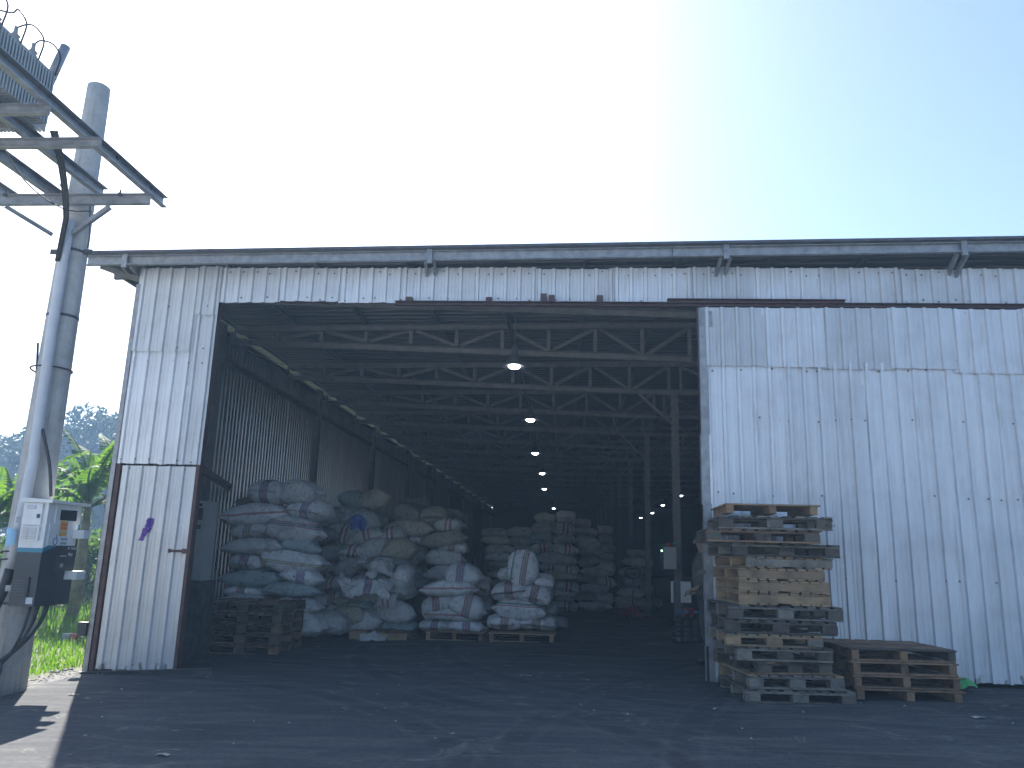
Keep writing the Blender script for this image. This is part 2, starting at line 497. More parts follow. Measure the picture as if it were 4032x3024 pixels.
def obj(name, me, mat, parent=None, loc=None, rot=None):
    """link a mesh as one object; geometry given in world space unless loc is set"""
    m = MATS[mat] if isinstance(mat, str) else mat
    if m and not me.materials:
        me.materials.append(m)
    o = bpy.data.objects.new(name, me)
    COL.objects.link(o)
    if loc is not None:
        o.location = loc
    if rot is not None:
        o.rotation_euler = rot
    if parent is not None:
        o.parent = parent
        o.matrix_parent_inverse = parent_inv(parent)
    return o
def world_mat(p):
    m = p.matrix_basis.copy()
    if p.parent:
        m = world_mat(p.parent) @ p.matrix_parent_inverse @ m
    return m
def parent_inv(p):
    return world_mat(p).inverted()
def tag(o, label, cat, group=None):
    o['label'] = label; o['category'] = cat
    if group:
        o['group'] = group
    return o
def thing(name, label, cat, loc=(0, 0, 0), group=None, rotz=0):
    o = bpy.data.objects.new(name, None)
    o.empty_display_size = 0.2
    COL.objects.link(o)
    o.location = loc
    o.rotation_euler = (0, 0, rotz)
    return tag(o, label, cat, group)
def local(o, name, me, mat, loc=(0, 0, 0), rot=(0, 0, 0), scale=None):
    """child in its parent's own frame"""
    m = MATS[mat] if isinstance(mat, str) else mat
    if not me.materials:
        me.materials.append(m)
    c = bpy.data.objects.new(name, me)
    COL.objects.link(c)
    c.parent = o
    c.location = loc; c.rotation_euler = rot
    if scale:
        c.scale = scale
    return c
def struct(o):
    o['kind'] = 'structure'
    return o
def text_mesh(s, size, depth=0.0008):
    cu = bpy.data.curves.new('lettering', 'FONT')
    cu.body = s; cu.size = size; cu.extrude = depth
    cu.align_x = 'CENTER'; cu.align_y = 'CENTER'; cu.resolution_u = 2
    t = bpy.data.objects.new('tmp', cu)
    COL.objects.link(t)
    me = bpy.data.meshes.new_from_object(t.evaluated_get(bpy.context.evaluated_depsgraph_get()))
    bpy.data.objects.remove(t)
    return me

ORD = ['first', 'second', 'third', 'fourth', 'fifth', 'sixth', 'seventh', 'eighth', 'ninth', 'tenth',
       'eleventh', 'twelfth', 'thirteenth', 'fourteenth', 'fifteenth', 'sixteenth', 'seventeenth', 'eighteenth', 'nineteenth', 'twentieth']

# ================================================================== GROUND
FY = 9.62                                           # plane of the front wall
def sheet_plane(name, mat, poly, lift, cell=None):
    me = bpy.data.meshes.new(name)
    vs = [(x, y, gz(max(-40, min(40, x))) + lift) for x, y in poly]
    me.from_pydata(vs, [], [tuple(range(len(vs)))])
    me.update()
    return struct(obj(name, me, mat))
gm = MB()
xs = [-1500, -40, -6.3, 40, 1500]; ys = [-600, -12, 70, 1500]
for j in ys:
    for i in xs:
        gm.v.append((i, j, gz(max(-40, min(40, i))) - 0.03))
for j in range(len(ys) - 1):
    for i in range(len(xs) - 1):
        k = j * len(xs) + i
        gm.f.append((k, k + 1, k + 1 + len(xs), k + len(xs)))
struct(gm.build('ground', 'soil'))
edge = [onground(-500, 2950), onground(-60, 2760), onground(97, 2716), onground(160, 2690), onground(240, 2676), onground(300, 2655), onground(345, 2640)]
random.seed(3)
ep = []
for i in range(len(edge) - 1):
    a, b = edge[i], edge[i + 1]
    for k in range(8):
        p = a.lerp(b, k / 8)
        ep.append((p.x + random.uniform(-.03, .03), p.y + random.uniform(-.05, .05)))
poly = [(-9.5, -10), (40, -10), (40, 66), (-5.80, 66), (-5.80, FY)] + ep[::-1] + [(-9.5, edge[0].y)]
sheet_plane('yard_pavement', 'yard', poly, 0.0)

sheet_plane('added_bounce_ground', plain('pale_bounce_concrete', (0.57, 0.60, 0.64), .9, 0, .12, 1.5), [(-60, 2.6), (-60, -45), (60, -45), (60, 2.6)], 0.004)  # pale ground added out of view to bounce sunlight into the doorway
# cracks and slab joints in the pavement, recessed dark seams as thin strips 4 mm above
random.seed(11)
def crack(name, pts, w):
    mb = MB(); prev = None
    vs = []
    for i, (x, y) in enumerate(pts):
        ww = w * random.uniform(.4, 1.2)
        vs += [(x - ww * .3, y - ww / 2, gz(x) + .004), (x + ww * .3, y + ww / 2, gz(x) + .004)]
    fs = [(2 * i, 2 * i + 2, 2 * i + 3, 2 * i + 1) for i in range(len(pts) - 1)]
    mb.add(vs, fs)
    return struct(mb.build(name, 'ink'))
def wander(a, b, n, amp):
    out = []
    for i in range(n + 1):
        t = i / n
        out.append((a.x + (b.x - a.x) * t + random.uniform(-amp, amp), a.y + (b.y - a.y) * t + random.uniform(-amp, amp)))
    return out
crack('pavement_joint', wander(onground(-100, 2660) if False else onground(700, 2668), onground(2800, 2672), 40, .012), .03)
crack('pavement_crack', wander(onground(2010, 2560), onground(1950, 2660), 14, .02), .02)
crack('pavement_joint', wander(onground(2990, 2830), onground(2950, 3050), 16, .012), .018)

# ================================================================== WAREHOUSE
WX0, WX1, WY1 = -5.82, 12.0, 62.0
OPL, OPR = -4.69, 1.66
def roof_z(x):
    return 5.13 + 0.016 * (x + 6.4)
ware = thing('warehouse', 'large metal-sheet warehouse with wide open doorway full of stacked sacks', 'warehouse', (-5.82, FY, gz(-5.8)))

def rib_profile(w, pitch=0.185, minor=True, phase=0.04):
    """(x, proud) points across a ribbed sheet of width w"""
    pts = [(0.0, 0.0)]
    x = phase
    while x + 0.055 < w:
        pts += [(x, 0.0), (x + 0.012, 0.030), (x + 0.046, 0.030), (x + 0.058, 0.0)]
        if minor and x + pitch < w:
            c = x + 0.05 + (pitch - 0.05) / 2
            for o in (-0.022, 0.022):
                pts += [(c + o - 0.006, 0.0), (c + o, 0.0035), (c + o + 0.006, 0.0)]
        x += pitch
    pts.append((w, 0.0))
    return pts
def rib_at(x, pitch=0.185, phase=0.04):
    t = (x - phase) % pitch
    if t < 0.012: return 0.030 * t / 0.012
    if t < 0.046: return 0.030
    if t < 0.058: return 0.030 * (0.058 - t) / 0.012
    return 0.0
def ribbed(w, h, seed, nz=9, amp=0.004, minor=True, ragged=0.0, pitch=0.185):
    """upright ribbed sheet: local x across, z up, ribs towards -y"""
    rnd = random.Random(seed)
    prof = rib_profile(w, pitch, minor)
    ox, oz = rnd.uniform(0, 50), rnd.uniform(0, 50)
    vs, fs = [], []
    for j in range(nz + 1):
        for i, (x, p) in enumerate(prof):
            z = h * j / nz
            wob = noise.noise((x * 1.6 + ox, z * 0.9 + oz, 0)) * amp * 2 + noise.noise((x * 5 + ox, z * 2.5 + oz, 3)) * amp * .5
            zz = z
            if j == 0 and ragged:
                zz += ragged * noise.noise((x * 7 + ox, 1, 5)) - (0.006 if p > .01 else 0)
            vs.append((x, -p + wob, zz))
    n = len(prof)
    for j in range(nz):
        for i in range(n - 1):
            fs.append((j * n + i, j * n + i + 1, (j + 1) * n + i + 1, (j + 1) * n + i))
    return MB().add(vs, fs).mesh('sheet')
SEED = [100]
def put_sheet(parent, x, y, z, w, h, nz=9, amp=.004, ragged=0.008, rotz=0.0, lean=0.0, minor=True, mat='sheet'):
    SEED[0] += 1
    return obj('sheet', ribbed(w, h, SEED[0], nz, amp, minor, ragged), mat, parent, (x, y, z), (0, lean, rotz))
def screws(parent, pts, y):
    mb = MB()
    for x, z in pts:
        mb.lathe([(0.011, 0), (0.011, 0.004), (0.006, 0.006), (0.006, 0.012)], (0, 0, 0), 6)
        k = len(mb.v) - 24
        for i in range(k, len(mb.v)):
            a = mb.v[i]
            mb.v[i] = (x + a[0], y - a[2], z + a[1])
    o = mb.build('screws', 'darksteel', parent)
    o['kind'] = 'stuff'
    return o
rnd = random.Random(5)

# --- corner wall left of the opening, upper part
g = MB()
for z in (2.50, 3.3, 4.1, 4.8):
    g.channel((-5.78, FY + .05, z), (OPL - .02, FY + .05, z), .04, .09)
g.bar((-5.78, FY + .06, gz(-5.8)), (-5.78, FY + .06, 4.85), .09, .09)
g.bar((OPL - .05, FY + .09, gz(-4.7)), (OPL - .05, FY + .09, 5.05), .09, .09)
cw = g.build('corner_wall', 'rust', ware)
put_sheet(cw, -5.82, FY, 2.43, .86, 1.52)
put_sheet(cw, -5.82, FY - .018, 3.92, .86, 1.17)
put_sheet(cw, -4.99, FY - .004, 2.43, .31, 2.03)
put_sheet(cw, -4.99, FY - .024, 4.43, .32, .68)
cf = MB(); cf.box(-5.85, -5.845, FY - .02, FY + .12, 2.43, 4.86); cf.box(-5.85, -5.79, FY - .024, FY - .019, 2.43, 4.86)
cf.build('corner_flashing', 'galv', cw)
screws(cw, [(-5.74 + .185 * i + rnd.uniform(-.02, .02), z + rnd.uniform(-.02, .02)) for z in (2.47, 3.78, 3.96, 4.55) for i in range(6)], FY - .02)

# --- lower left leaf with brown frame
g = MB()
b0 = gz(-5.2) + .02
g.bar((-5.745, FY - .0, b0), (-5.745, FY - .0, 2.42), .05, .06)
g.bar((OPL + .0, FY - .0, b0), (OPL + .0, FY - .0, 2.42), .045, .08)
g.bar((-5.745, FY + .02, 2.38), (OPL, FY + .02, 2.38), .04, .05)
g.bar((-5.745, FY + .02, b0 + .03), (OPL, FY + .02, b0 + .03), .04, .06)
g.bar((-5.745, FY + .02, 1.2), (OPL, FY + .02, 1.2), .04, .05)
leaf = g.build('side_door', 'rust', ware)
put_sheet(leaf, -5.70, FY - .012, b0 + .02, .985, 2.38 - b0, nz=16, amp=.006, ragged=.012, mat='sheet_low')
lf = MB(); lf.box(-5.86, -5.795, FY - .02, FY - .014, gz(-5.8) + .02, 2.43); lf.box(-5.86, -5.855, FY - .02, FY + .1, gz(-5.8) + .02, 2.43)
lf.build('corner_flashing', 'galv', leaf)
screws(leaf, [(-5.62 + .185 * i + rnd.uniform(-.02, .02), z + rnd.uniform(-.02, .02)) for z in (b0 + .08, 1.18, 2.35) for i in range(6)], FY - .012)
lat = MB(); lat.box(-4.93, -4.70, FY - .055, FY - .035, 1.33, 1.36); lat.box(-4.76, -4.65, FY - .065, FY - .03, 1.315, 1.375); lat.box(-4.94, -4.92, FY - .06, FY - .03, 1.32, 1.37)
lat.build('latch', 'rust', leaf)
tk = MB(); q = at(322, 2470, FY - .05)
tk.box(-5.97, -5.86, FY - .06, FY + .02, q.z - .10, q.z + .06)
tk.build('roller_guide', 'black', leaf)
# purple paint stroke on the leaf, following the sheet
pv, pf = [], []
n = 26
for i in range(n + 1):
    t = i / n
    px, py = 552 + 46 * t ** .8, 2128 - 88 * t
    c = at(px, py, FY - .02)
    hw = (.030 + .022 * math.sin(t * 3.0)) * random.uniform(.75, 1.15)
    for k in (-1, -.5, 0, .5, 1):
        x = c.x + hw * k
        pv.append((x, FY - .012 - rib_at(x + 5.70) - .0075, c.z + random.uniform(-.008, .008)))
for i in range(n):
    for k in range(4):
        pf.append((i * 5 + k, i * 5 + k + 1, i * 5 + k + 6, i * 5 + k + 5))
MB().add(pv, pf).build('paint_mark', 'purple', leaf)
si = MB(); si.channel((-5.86, FY - .05, gz(-5.86) - .03), (-4.22, FY - .05, gz(-4.2) + .035), .05, .10)
si.build('sill_beam', 'darksteel', ware)

# --- header above the opening and the band above the sliding door
g = MB()
g.channel((OPL, FY + .06, 4.68), (WX1, FY + .06, 4.66), .05, .10)
g.channel((OPL, FY + .06, 5.0), (WX1, FY + .06, 5.02), .05, .08)
hdr = g.build('header_wall', 'rust', ware)
x = OPL + .0
rn = random.Random(21); k = 0
while x < WX1 - .2:
    w = rn.choice([.80, .82, .96, 1.0])
    dz = rn.uniform(-.025, .02)
    top = 5.10 + rn.uniform(-.015, .02) + (0.03 if x > 5 else 0)
    zb = (4.615 if x < -2.2 else 4.60) + dz
    put_sheet(hdr, x, FY - .003 - .003 * (k % 2), zb, w + .03, top - zb, nz=4, amp=.005, ragged=.012, lean=rn.uniform(-.008, .008))
    x += w; k += 1
screws(hdr, [(OPL + .1 + .185 * i + rn.uniform(-.05, .05), z + rn.uniform(-.03, .03)) for z in (4.66, 5.03) for i in range(75)], FY - .01)
g = MB()
RY = FY - .11
g.channel((-2.25, RY, 4.565), (WX1, RY, 4.555), .06, .055)
g.channel((1.25, RY - .005, 4.615), (3.45, RY - .005, 4.61), .05, .05)
rail = g.build('door_rail', 'rail', ware)
for px in (1610, 1925, 2140, 2172, 2362):
    q = at(px, 1190, RY)
    MB().box(q.x - .04, q.x + .04, RY - .02, FY - .02, 4.60, 4.60 + random.choice([.06, .09, .11])).build('rail_bracket', 'rail', rail)

# --- sliding door
DY = FY - .16
def dgz(x): return gz(x) + .03
g = MB()
g.bar((OPR, DY + .035, dgz(OPR)), (OPR - .02, DY + .035, 4.53), .05, .05)
for z in (.35, 1.25, 2.2, 3.1, 3.78, 4.45):
    g.bar((OPR, DY + .04, z), (WX1 - 1.5, DY + .04, z + .02), .04, .05)
sl = g.build('sliding_door', 'rust', ware)
rn = random.Random(33)
x = OPR + .0; k = 0
while x < WX1 - 2:
    w = rn.choice([.93, .95, .97])
    put_sheet(sl, x, DY - .003 * (k % 2), dgz(x) + rn.uniform(0, .03), w + .03, 3.80 - dgz(x), nz=22, amp=.008, ragged=.02, mat='sheet_low')
    x += w; k += 1
x = OPR; k = 0
for w in (.74, .72, .80, .74, .80, .80, .95, .95, .95, .95):
    zb = 3.76 + rn.uniform(-.035, .02) - .03 * (k > 1)
    put_sheet(sl, x, DY - .024 - .006 * (k % 2), zb, w + .03, 4.515 + rn.uniform(-.01, .012) - zb, nz=8, amp=.007, ragged=.006, lean=rn.uniform(-.006, .006))
    x += w; k += 1
ed = MB()
zz = [dgz(OPR), .45, .95, 1.7, 2.05, 2.9, 4.48]
for i in range(len(zz) - 1):
    o = .012 * (i % 2)
    ed.box(OPR - .045 + o - (.02 if i < 2 else 0) + .05 * (i == 0), OPR + .055 + o, DY - .036 - .003 * (i % 3), DY - .031 - .003 * (i % 3), zz[i], zz[i + 1] + .02)
    ed.box(OPR - .045 + o, OPR - .040 + o, DY - .03, DY + .06, zz[i] + .004, zz[i + 1])
ed.build('edge_flashing', 'galv', sl)
pp = at(2772, 1255, DY - .04)
MB().box(pp.x - .06, pp.x + .10, DY - .046, DY - .043, pp.z - .10, pp.z + .10).build('patch_plate', 'galv', sl)
screws(sl, [(OPR + .1 + .185 * i + rn.uniform(-.05, .05), z + rn.uniform(-.025, .025)) for z in (1.25, 2.2, 3.1, 3.72, 3.83, 4.46) for i in range(38) if rn.random() < .6], DY - .012)
ht = MB(); q = at(2765, 2255, DY)
ht.bar((q.x - .06, DY - .05, q.z), (q.x + .03, DY - .05, q.z + .01), .03, .05)
ht.build('door_hook', 'darksteel', sl)

# --- left long wall (seen from inside and at its outer corner)
g = MB()
for z in (4.45, 4.9):
    g.channel((-5.72, FY + .2, z), (-5.72, WY1, z), .04, .09)
lw = g.build('left_wall', 'rust', ware)
y = FY + .02
lw_me = [ribbed(1.03, 4.95 + .15, 900 + i, 6, .006, False, 0, pitch=.14) for i in range(4)]
for i in range(22):
    SEED[0] += 1
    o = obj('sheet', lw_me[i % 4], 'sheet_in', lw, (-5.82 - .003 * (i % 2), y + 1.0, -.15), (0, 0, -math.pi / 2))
    y += 1.0
ys0 = y
slit = [32.0, 38.6, 46.0]                           # narrow daylight slits where far sheets do not meet
mb = MB()
for y0, y1 in zip([ys0] + [q + .10 for q in slit], slit + [WY1]):
    prof = rib_profile(y1 - y0, .20, False)
    k0 = len(mb.v)
    for xx, p in prof:
        mb.v += [(-5.82 - p, y0 + xx, -.15), (-5.82 - p, y0 + xx, 4.95)]
    mb.f += [(k0 + 2 * i, k0 + 2 * i + 2, k0 + 2 * i + 3, k0 + 2 * i + 1) for i in range(len(prof) - 1)]
for q in slit:
    mb.box(-5.86, -5.85, q - .2, q + .3, -.15, 2.95); mb.box(-5.86, -5.85, q - .2, q + .3, 3.75, 4.9)
o = mb.build('far_sheets', 'sheet_in', lw); o['kind'] = 'stuff'
br = MB(); br.bar((OPL - .05, FY + .1, 2.05), (-5.70, FY + .55, 2.36), .05, .05)
br.bar((OPL - .05, FY + .1, 2.40), (-5.68, FY + 3.2, 2.40), .06, .10)
br.build('wall_brace', 'rust', lw)

# --- right and rear walls close the hall
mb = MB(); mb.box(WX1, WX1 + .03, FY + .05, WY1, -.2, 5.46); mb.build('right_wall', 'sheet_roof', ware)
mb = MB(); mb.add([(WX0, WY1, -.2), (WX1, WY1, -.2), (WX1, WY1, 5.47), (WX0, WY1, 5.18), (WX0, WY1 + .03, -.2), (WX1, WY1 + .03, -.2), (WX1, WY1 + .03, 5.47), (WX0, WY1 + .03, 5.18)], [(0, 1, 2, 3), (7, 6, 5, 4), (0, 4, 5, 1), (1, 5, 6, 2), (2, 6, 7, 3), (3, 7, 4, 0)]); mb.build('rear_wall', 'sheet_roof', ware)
mb = MB(); mb.box(WX1 - 2.2, WX1, FY - .02, FY + .02, 0, 4.6); mb.build('front_wall', 'sheet', ware)

# --- roof: ribs run across the hall, sheets laid side by side along its length
RYF = 9.30
RX0 = -6.42
def roof_sheet_mesh(w):
    prof = rib_profile(w, .20, False)
    xs_ = [RX0, -3, 0, 3, 6, 9, WX1 + .4]
    mb = MB()
    for xx, p in prof:
        for X in xs_:
            mb.v.append((X, xx, roof_z(X) + .03 + p))
    nn = len(xs_)
    for i in range(len(prof) - 1):
        for j in range(nn - 1):
            mb.f.append((i * nn + j, i * nn + j + 1, (i + 1) * nn + j + 1, (i + 1) * nn + j))
    return mb.mesh('roof_sheet')
g = MB()
for X in (-6.3, -5.75, -4.6, -3.4, -2.2, -1.0, .2, 1.4, 2.6, 3.8, 5, 6.2, 7.4, 8.6, 9.8, 11):
    g.channel((X, RYF + .08, roof_z(X) - .025), (X, WY1, roof_z(X) - .025), .04, .08)
roof = g.build('roof', 'sheet_roof', ware)
rs = roof_sheet_mesh(1.02)
y = RYF
for i in range(24):
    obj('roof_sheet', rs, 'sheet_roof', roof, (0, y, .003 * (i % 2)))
    y += 1.0
rs2 = roof_sheet_mesh(WY1 + .3 - y)
o = obj('far_roof_sheets', rs2, 'sheet_roof', roof, (0, y, 0)); o['kind'] = 'stuff'
# dark sheet edge and pale channel along the front eave
fe = MB()
fe.channel((RX0, RYF + .05, roof_z(RX0) - .045), (1.3, RYF + .05, roof_z(1.3) - .045), .05, .13)
fe.channel((1.31, RYF + .045, roof_z(1.3) - .045), (WX1, RYF + .045, roof_z(WX1) - .045), .05, .13)
fe.build('eave_channel', 'galv', roof)
fe = MB()
xs_ = [RX0 - .03 + .46 * i for i in range(41)]
for a, b in zip(xs_[:-1], xs_[1:]):
    fe.bar((a, RYF - .015, roof_z(a) + .055), (b, RYF - .015, roof_z(b) + .055), .06, .035)
fe.build('eave_trim', 'darksteel', roof)
for px in (490, 1690, 2862, 3803):
    q = at(px, 1025, RYF)
    X = q.x
    b = MB()
    b.box(X - .035, X + .035, RYF - .005, RYF + .03, roof_z(X) - .15, roof_z(X) + .04)
    b.bar((X - .06, RYF + .06, roof_z(X) - .10), (X - .08, FY + .02, 5.0), .035, .06)
    b.bar((X + .06, RYF + .06, roof_z(X) - .10), (X + .02, FY + .02, 5.0), .035, .06)
    b.build('eave_bracket', 'galv', roof)
b = MB(); b.bar((-6.25, RYF + .08, roof_z(-6) - .10), (-5.8, FY + .02, 4.92), .05, .07); b.bar((-6.3, RYF + .5, roof_z(-6) - .10), (-5.7, RYF + .5, roof_z(-6) - .06), .05, .08)
b.build('eave_strut', 'truss', roof)

# --- trusses and columns
def truss(Y, detail=True):
    x0, x1 = -5.65, 2.0
    top = lambda x: roof_z(x) - .115
    def bot(x):
        return 4.80 - .23 * max(0, (x + 3.6)) / 5.6 if x > -3.6 else 4.80
    t = MB()
    t.channel((x0, Y, top(x0)), (WX1, Y, top(WX1)), .05, .10)
    tr = t.build('roof_truss', 'truss', ware)
    if not detail:
        m = MB()
        m.channel((x0, Y, bot(x0)), (x1, Y, bot(x1)), .05, .10)
        xx = [x0 + (x1 - x0) * i / 10 for i in range(11)]
        for i in range(10):
            a, b_ = (xx[i], Y + .02, top(xx[i])), (xx[i + 1], Y + .02, bot(xx[i + 1]))
            if i % 2:
                a, b_ = (xx[i], Y + .02, bot(xx[i])), (xx[i + 1], Y + .02, top(xx[i + 1]))
            m.bar(a, b_, .05, .05)
            m.bar((xx[i], Y, bot(xx[i])), (xx[i], Y, top(xx[i])), .05, .05)
        m.build('truss_web', 'truss', tr)
        return
    MB().channel((x0, Y, bot(x0)), (x1, Y, bot(x1)), .05, .10).build('bottom_chord', 'truss', tr)
    xx = [x0 + (x1 - x0) * i / 10 for i in range(11)]
    for i, x in enumerate(xx):
        MB().channel((x, Y + .03, bot(x) + .052), (x, Y + .03, top(x) - .052), .05, .07).build('post', 'truss', tr)
        if i < 10:
            xn = xx[i + 1]
            a, b_ = (x + .05, Y + .02, top(x) - .05), (xn - .05, Y + .02, bot(xn) + .05)
            if i % 2:
                a, b_ = (x + .05, Y + .02, bot(x) + .05), (xn - .05, Y + .02, top(xn) - .05)
            MB().channel(a, b_, .04, .06).build('diagonal', 'truss', tr)
    # the next bay to the right of the columns
    m = MB()
    m.channel((x1 + .1, Y, 4.57), (WX1 - .2, Y, 4.62), .05, .10)
    for i in range(8):
        a = x1 + .2 + i * 1.2
        p, q = (a, Y + .02, top(a) - .05), (a + 1.1, Y + .02, 4.62)
        if i % 2:
            p, q = (a, Y + .02, 4.62), (a + 1.1, Y + .02, top(a + 1.1) - .05)
        m.bar(p, q, .05, .05)
        m.bar((a, Y, 4.62), (a, Y, top(a) - .05), .05, .05)
    m.build('right_bay_web', 'truss', tr)
for i in range(16):
    truss(12.3 + 2.62 * i, i < 7)
truss(9.98, True)
for i in range(8):
    Y = 14.9 + 5.22 * i
    m = MB()
    z0 = gz(2.05)
    m.bar((2.07, Y, z0), (2.07, Y, 4.60), .008, .14, (0, 1, 0))
    for s in (-1, 1):
        m.bar((2.07 , Y + s * .07, z0), (2.07, Y + s * .07, 4.60), .13, .01, (0, 1, 0))
    m.box(1.98, 2.16, Y - .11, Y + .11, z0, z0 + .02)
    m.bar((2.07, Y, 3.9), (1.35, Y, 4.58), .05, .05)
    m.build('column', 'truss', ware)
for i in range(10):
    Y = 11.9 + 5.22 * i
    MB().bar((-5.68, Y, gz(-5.7)), (-5.68, Y, 5.0), .10, .16, (0, 1, 0)).build('wall_post', 'truss', ware)
pm = MB(); pm.tube([(-.95, FY + .3, 5.0), (-.95, 34, 5.0)], .03, 8)
pm.build('overhead_pipe', 'darksteel', ware)

# ================================================================== LAMPS
def lamp(x, y, z, label, group):
    t = thing('pendant_lamp', label, 'lamp', (x, y, z), group)
    sh = MB().lathe([(.02, .36), (.045, .34), (.06, .20), (.10, .14), (.14, .075), (.15, .06), (.145, .055), (.10, .12)], n=24)
    local(t, 'shade', sh.mesh('shade', True), 'darksteel')
    local(t, 'reflector', MB().lathe([(.12, .062), (.178, .048), (.180, .043), (.12, .052)], n=24).mesh('r', True), 'galv')
    gl = MB().lathe([(.03, .08), (.075, .065), (.085, .045), (.07, .022), (.035, .01)], n=20)
    local(t, 'bulb', gl.mesh('bulb', True), 'lampglow')
    local(t, 'rod', MB().tube([(0, 0, .35), (0, 0, roof_z(x) - z - .06)], .008, 6).mesh('rod'), 'darksteel')
for i, (px, py) in enumerate([(2025, 1455), (2088, 1663), (2107, 1792), (2135, 1870), (2143, 1930), (2180, 2005)]):
    p = onz(px, py, 3.98)
    lamp(p.x, p.y, 3.98, f'lit pendant lamp, {"nearest" if i == 0 else ORD[i] + " nearest"} in the row over the sack aisle', 'lamps over the sack aisle')
for i, (px, py) in enumerate([(2680, 1956), (2610, 1993), (2569, 2023), (2523, 2041)]):
    p = onz(px, py, 3.98)
    lamp(p.x, p.y, 3.98, f'small lit pendant lamp, {ORD[i]} nearest in the row right of the columns', 'lamps right of the columns')

# ================================================================== SACKS
def sack_mesh(w, d, h, seed, kind='full', droop=0.0, bend=0.0):
    """pillow-shaped filled sack; local x across the picture, y depth, z up, origin at its centre"""
    rn_ = random.Random(seed)
    along_x = w >= 0.68 or kind == 'x'
    L, Wd = (w / 2, d / 2) if along_x else (d / 2, w / 2)
    H = h / 2
    nl, na = 26, 28
    ph = [rn_.uniform(0, 6.3) for _ in range(6)]
    o = Vector((rn_.uniform(0, 90), rn_.uniform(0, 90), rn_.uniform(0, 90)))
    tied = (rn_.random() < .35, rn_.random() < .2)
    vs, fs = [], []
    ts = [math.sin(math.pi * (i / nl - .5)) * .55 + (2 * i / nl - 1) * .45 for i in range(nl + 1)]
    for i, t in enumerate(ts):
        e = abs(t)
        a = Wd * (.92 + .08 * (1 - t * t)) * (1 - .05 * e ** 10)
        b = H * max(0.0, 1 - e ** 2.5) ** .60 + .006
        end = tied[1] if t > 0 else tied[0]
        if end and e > .72:
            s = (e - .72) / .28
            a *= 1 - .80 * s ** .8
            b = b * (1 - s) + .03 * s
        for k in range(na):
            an = 2 * math.pi * k / na
            ca, sa = math.cos(an), math.sin(an)
            # rounded-rectangle section
            q = .70 + .25 * e ** 4
            x = math.copysign(abs(ca) ** q, ca) * a
            z = math.copysign(abs(sa) ** q, sa) * b
            fold = (math.sin(9 * an + ph[0]) * .5 + math.sin(17 * an + ph[1]) * .5) * .030 * max(0, e - .40) * (1 - max(0, e - .9) * 8)
            z += fold * (1 if sa > 0 else .6)
            l = t * L * (1.0 + .07 * e ** 5 * (abs(ca) - .45))
            p = Vector((l, x, z))
            nv = noise.noise_vector(p * 4.2 + o) * .026 + noise.noise_vector(p * 11 + o) * .012
            rdg = (1 - abs(noise.noise(p * 6.0 + o + Vector((5, 1, 2))))) ** 4 * -.022
            p += nv * (1 - .4 * e ** 6)
            p.z += rdg * (1 if sa > 0 else -.2)
            p.z -= droop * t * t + bend * t
            p.z += -.10 * h * max(0, ca) ** 2 * (1 if rn_ else 1) * .3
            vs.append((p.x, p.y, p.z) if along_x else (p.y, p.x, p.z))
    for i in range(nl):
        for k in range(na):
            q = (i * na + k, i * na + (k + 1) % na, (i + 1) * na + (k + 1) % na, (i + 1) * na + k)
            fs.append(q if along_x else q[::-1])
    fs.append(tuple(range(na - 1, -1, -1)) if along_x else tuple(range(na)))
    fs.append(tuple(nl * na + k for k in range(na)) if along_x else tuple(nl * na + k for k in range(na - 1, -1, -1)))
    return MB().add(vs, fs).mesh('sack', True)
def cloth_mesh(w, d, h, seed, n=26):
    """crumpled empty sack lying in folds"""
    rn_ = random.Random(seed)
    o = Vector((rn_.uniform(0, 90), rn_.uniform(0, 90), 0))
    vs, fs = [], []
    for j in range(n + 1):
        for i in range(n + 1):
            u, v = i / n * 2 - 1, j / n * 2 - 1
            p = Vector((u * w / 2, v * d / 2, 0))
            r1 = abs(noise.noise(p * 4.5 + o)); r2 = abs(noise.noise(p * 9.5 + o * 2))
            fall = (1 - min(1, (u * u + v * v) * .62))
            z = h * (fall * .75 + (.55 - r1 * 1.1) * .55 + (.3 - r2) * .3)
            nv = noise.noise_vector(p * 5 + o) * .09
            vs.append((p.x * (1 - .12 * r1) + nv.x, p.y + nv.y, z))
    m = n + 1
    for j in range(n):
        for i in range(n):
            fs.append((j * m + i, j * m + i + 1, (j + 1) * m + i + 1, (j + 1) * m + i))
    k = len(vs)
    vs2 = [(x, y, z - .006) for x, y, z in vs]
    fs2 = [tuple(i + k for i in q[::-1]) for q in fs]
    return MB().add(vs + vs2, fs + fs2).mesh('empty_sack', True)

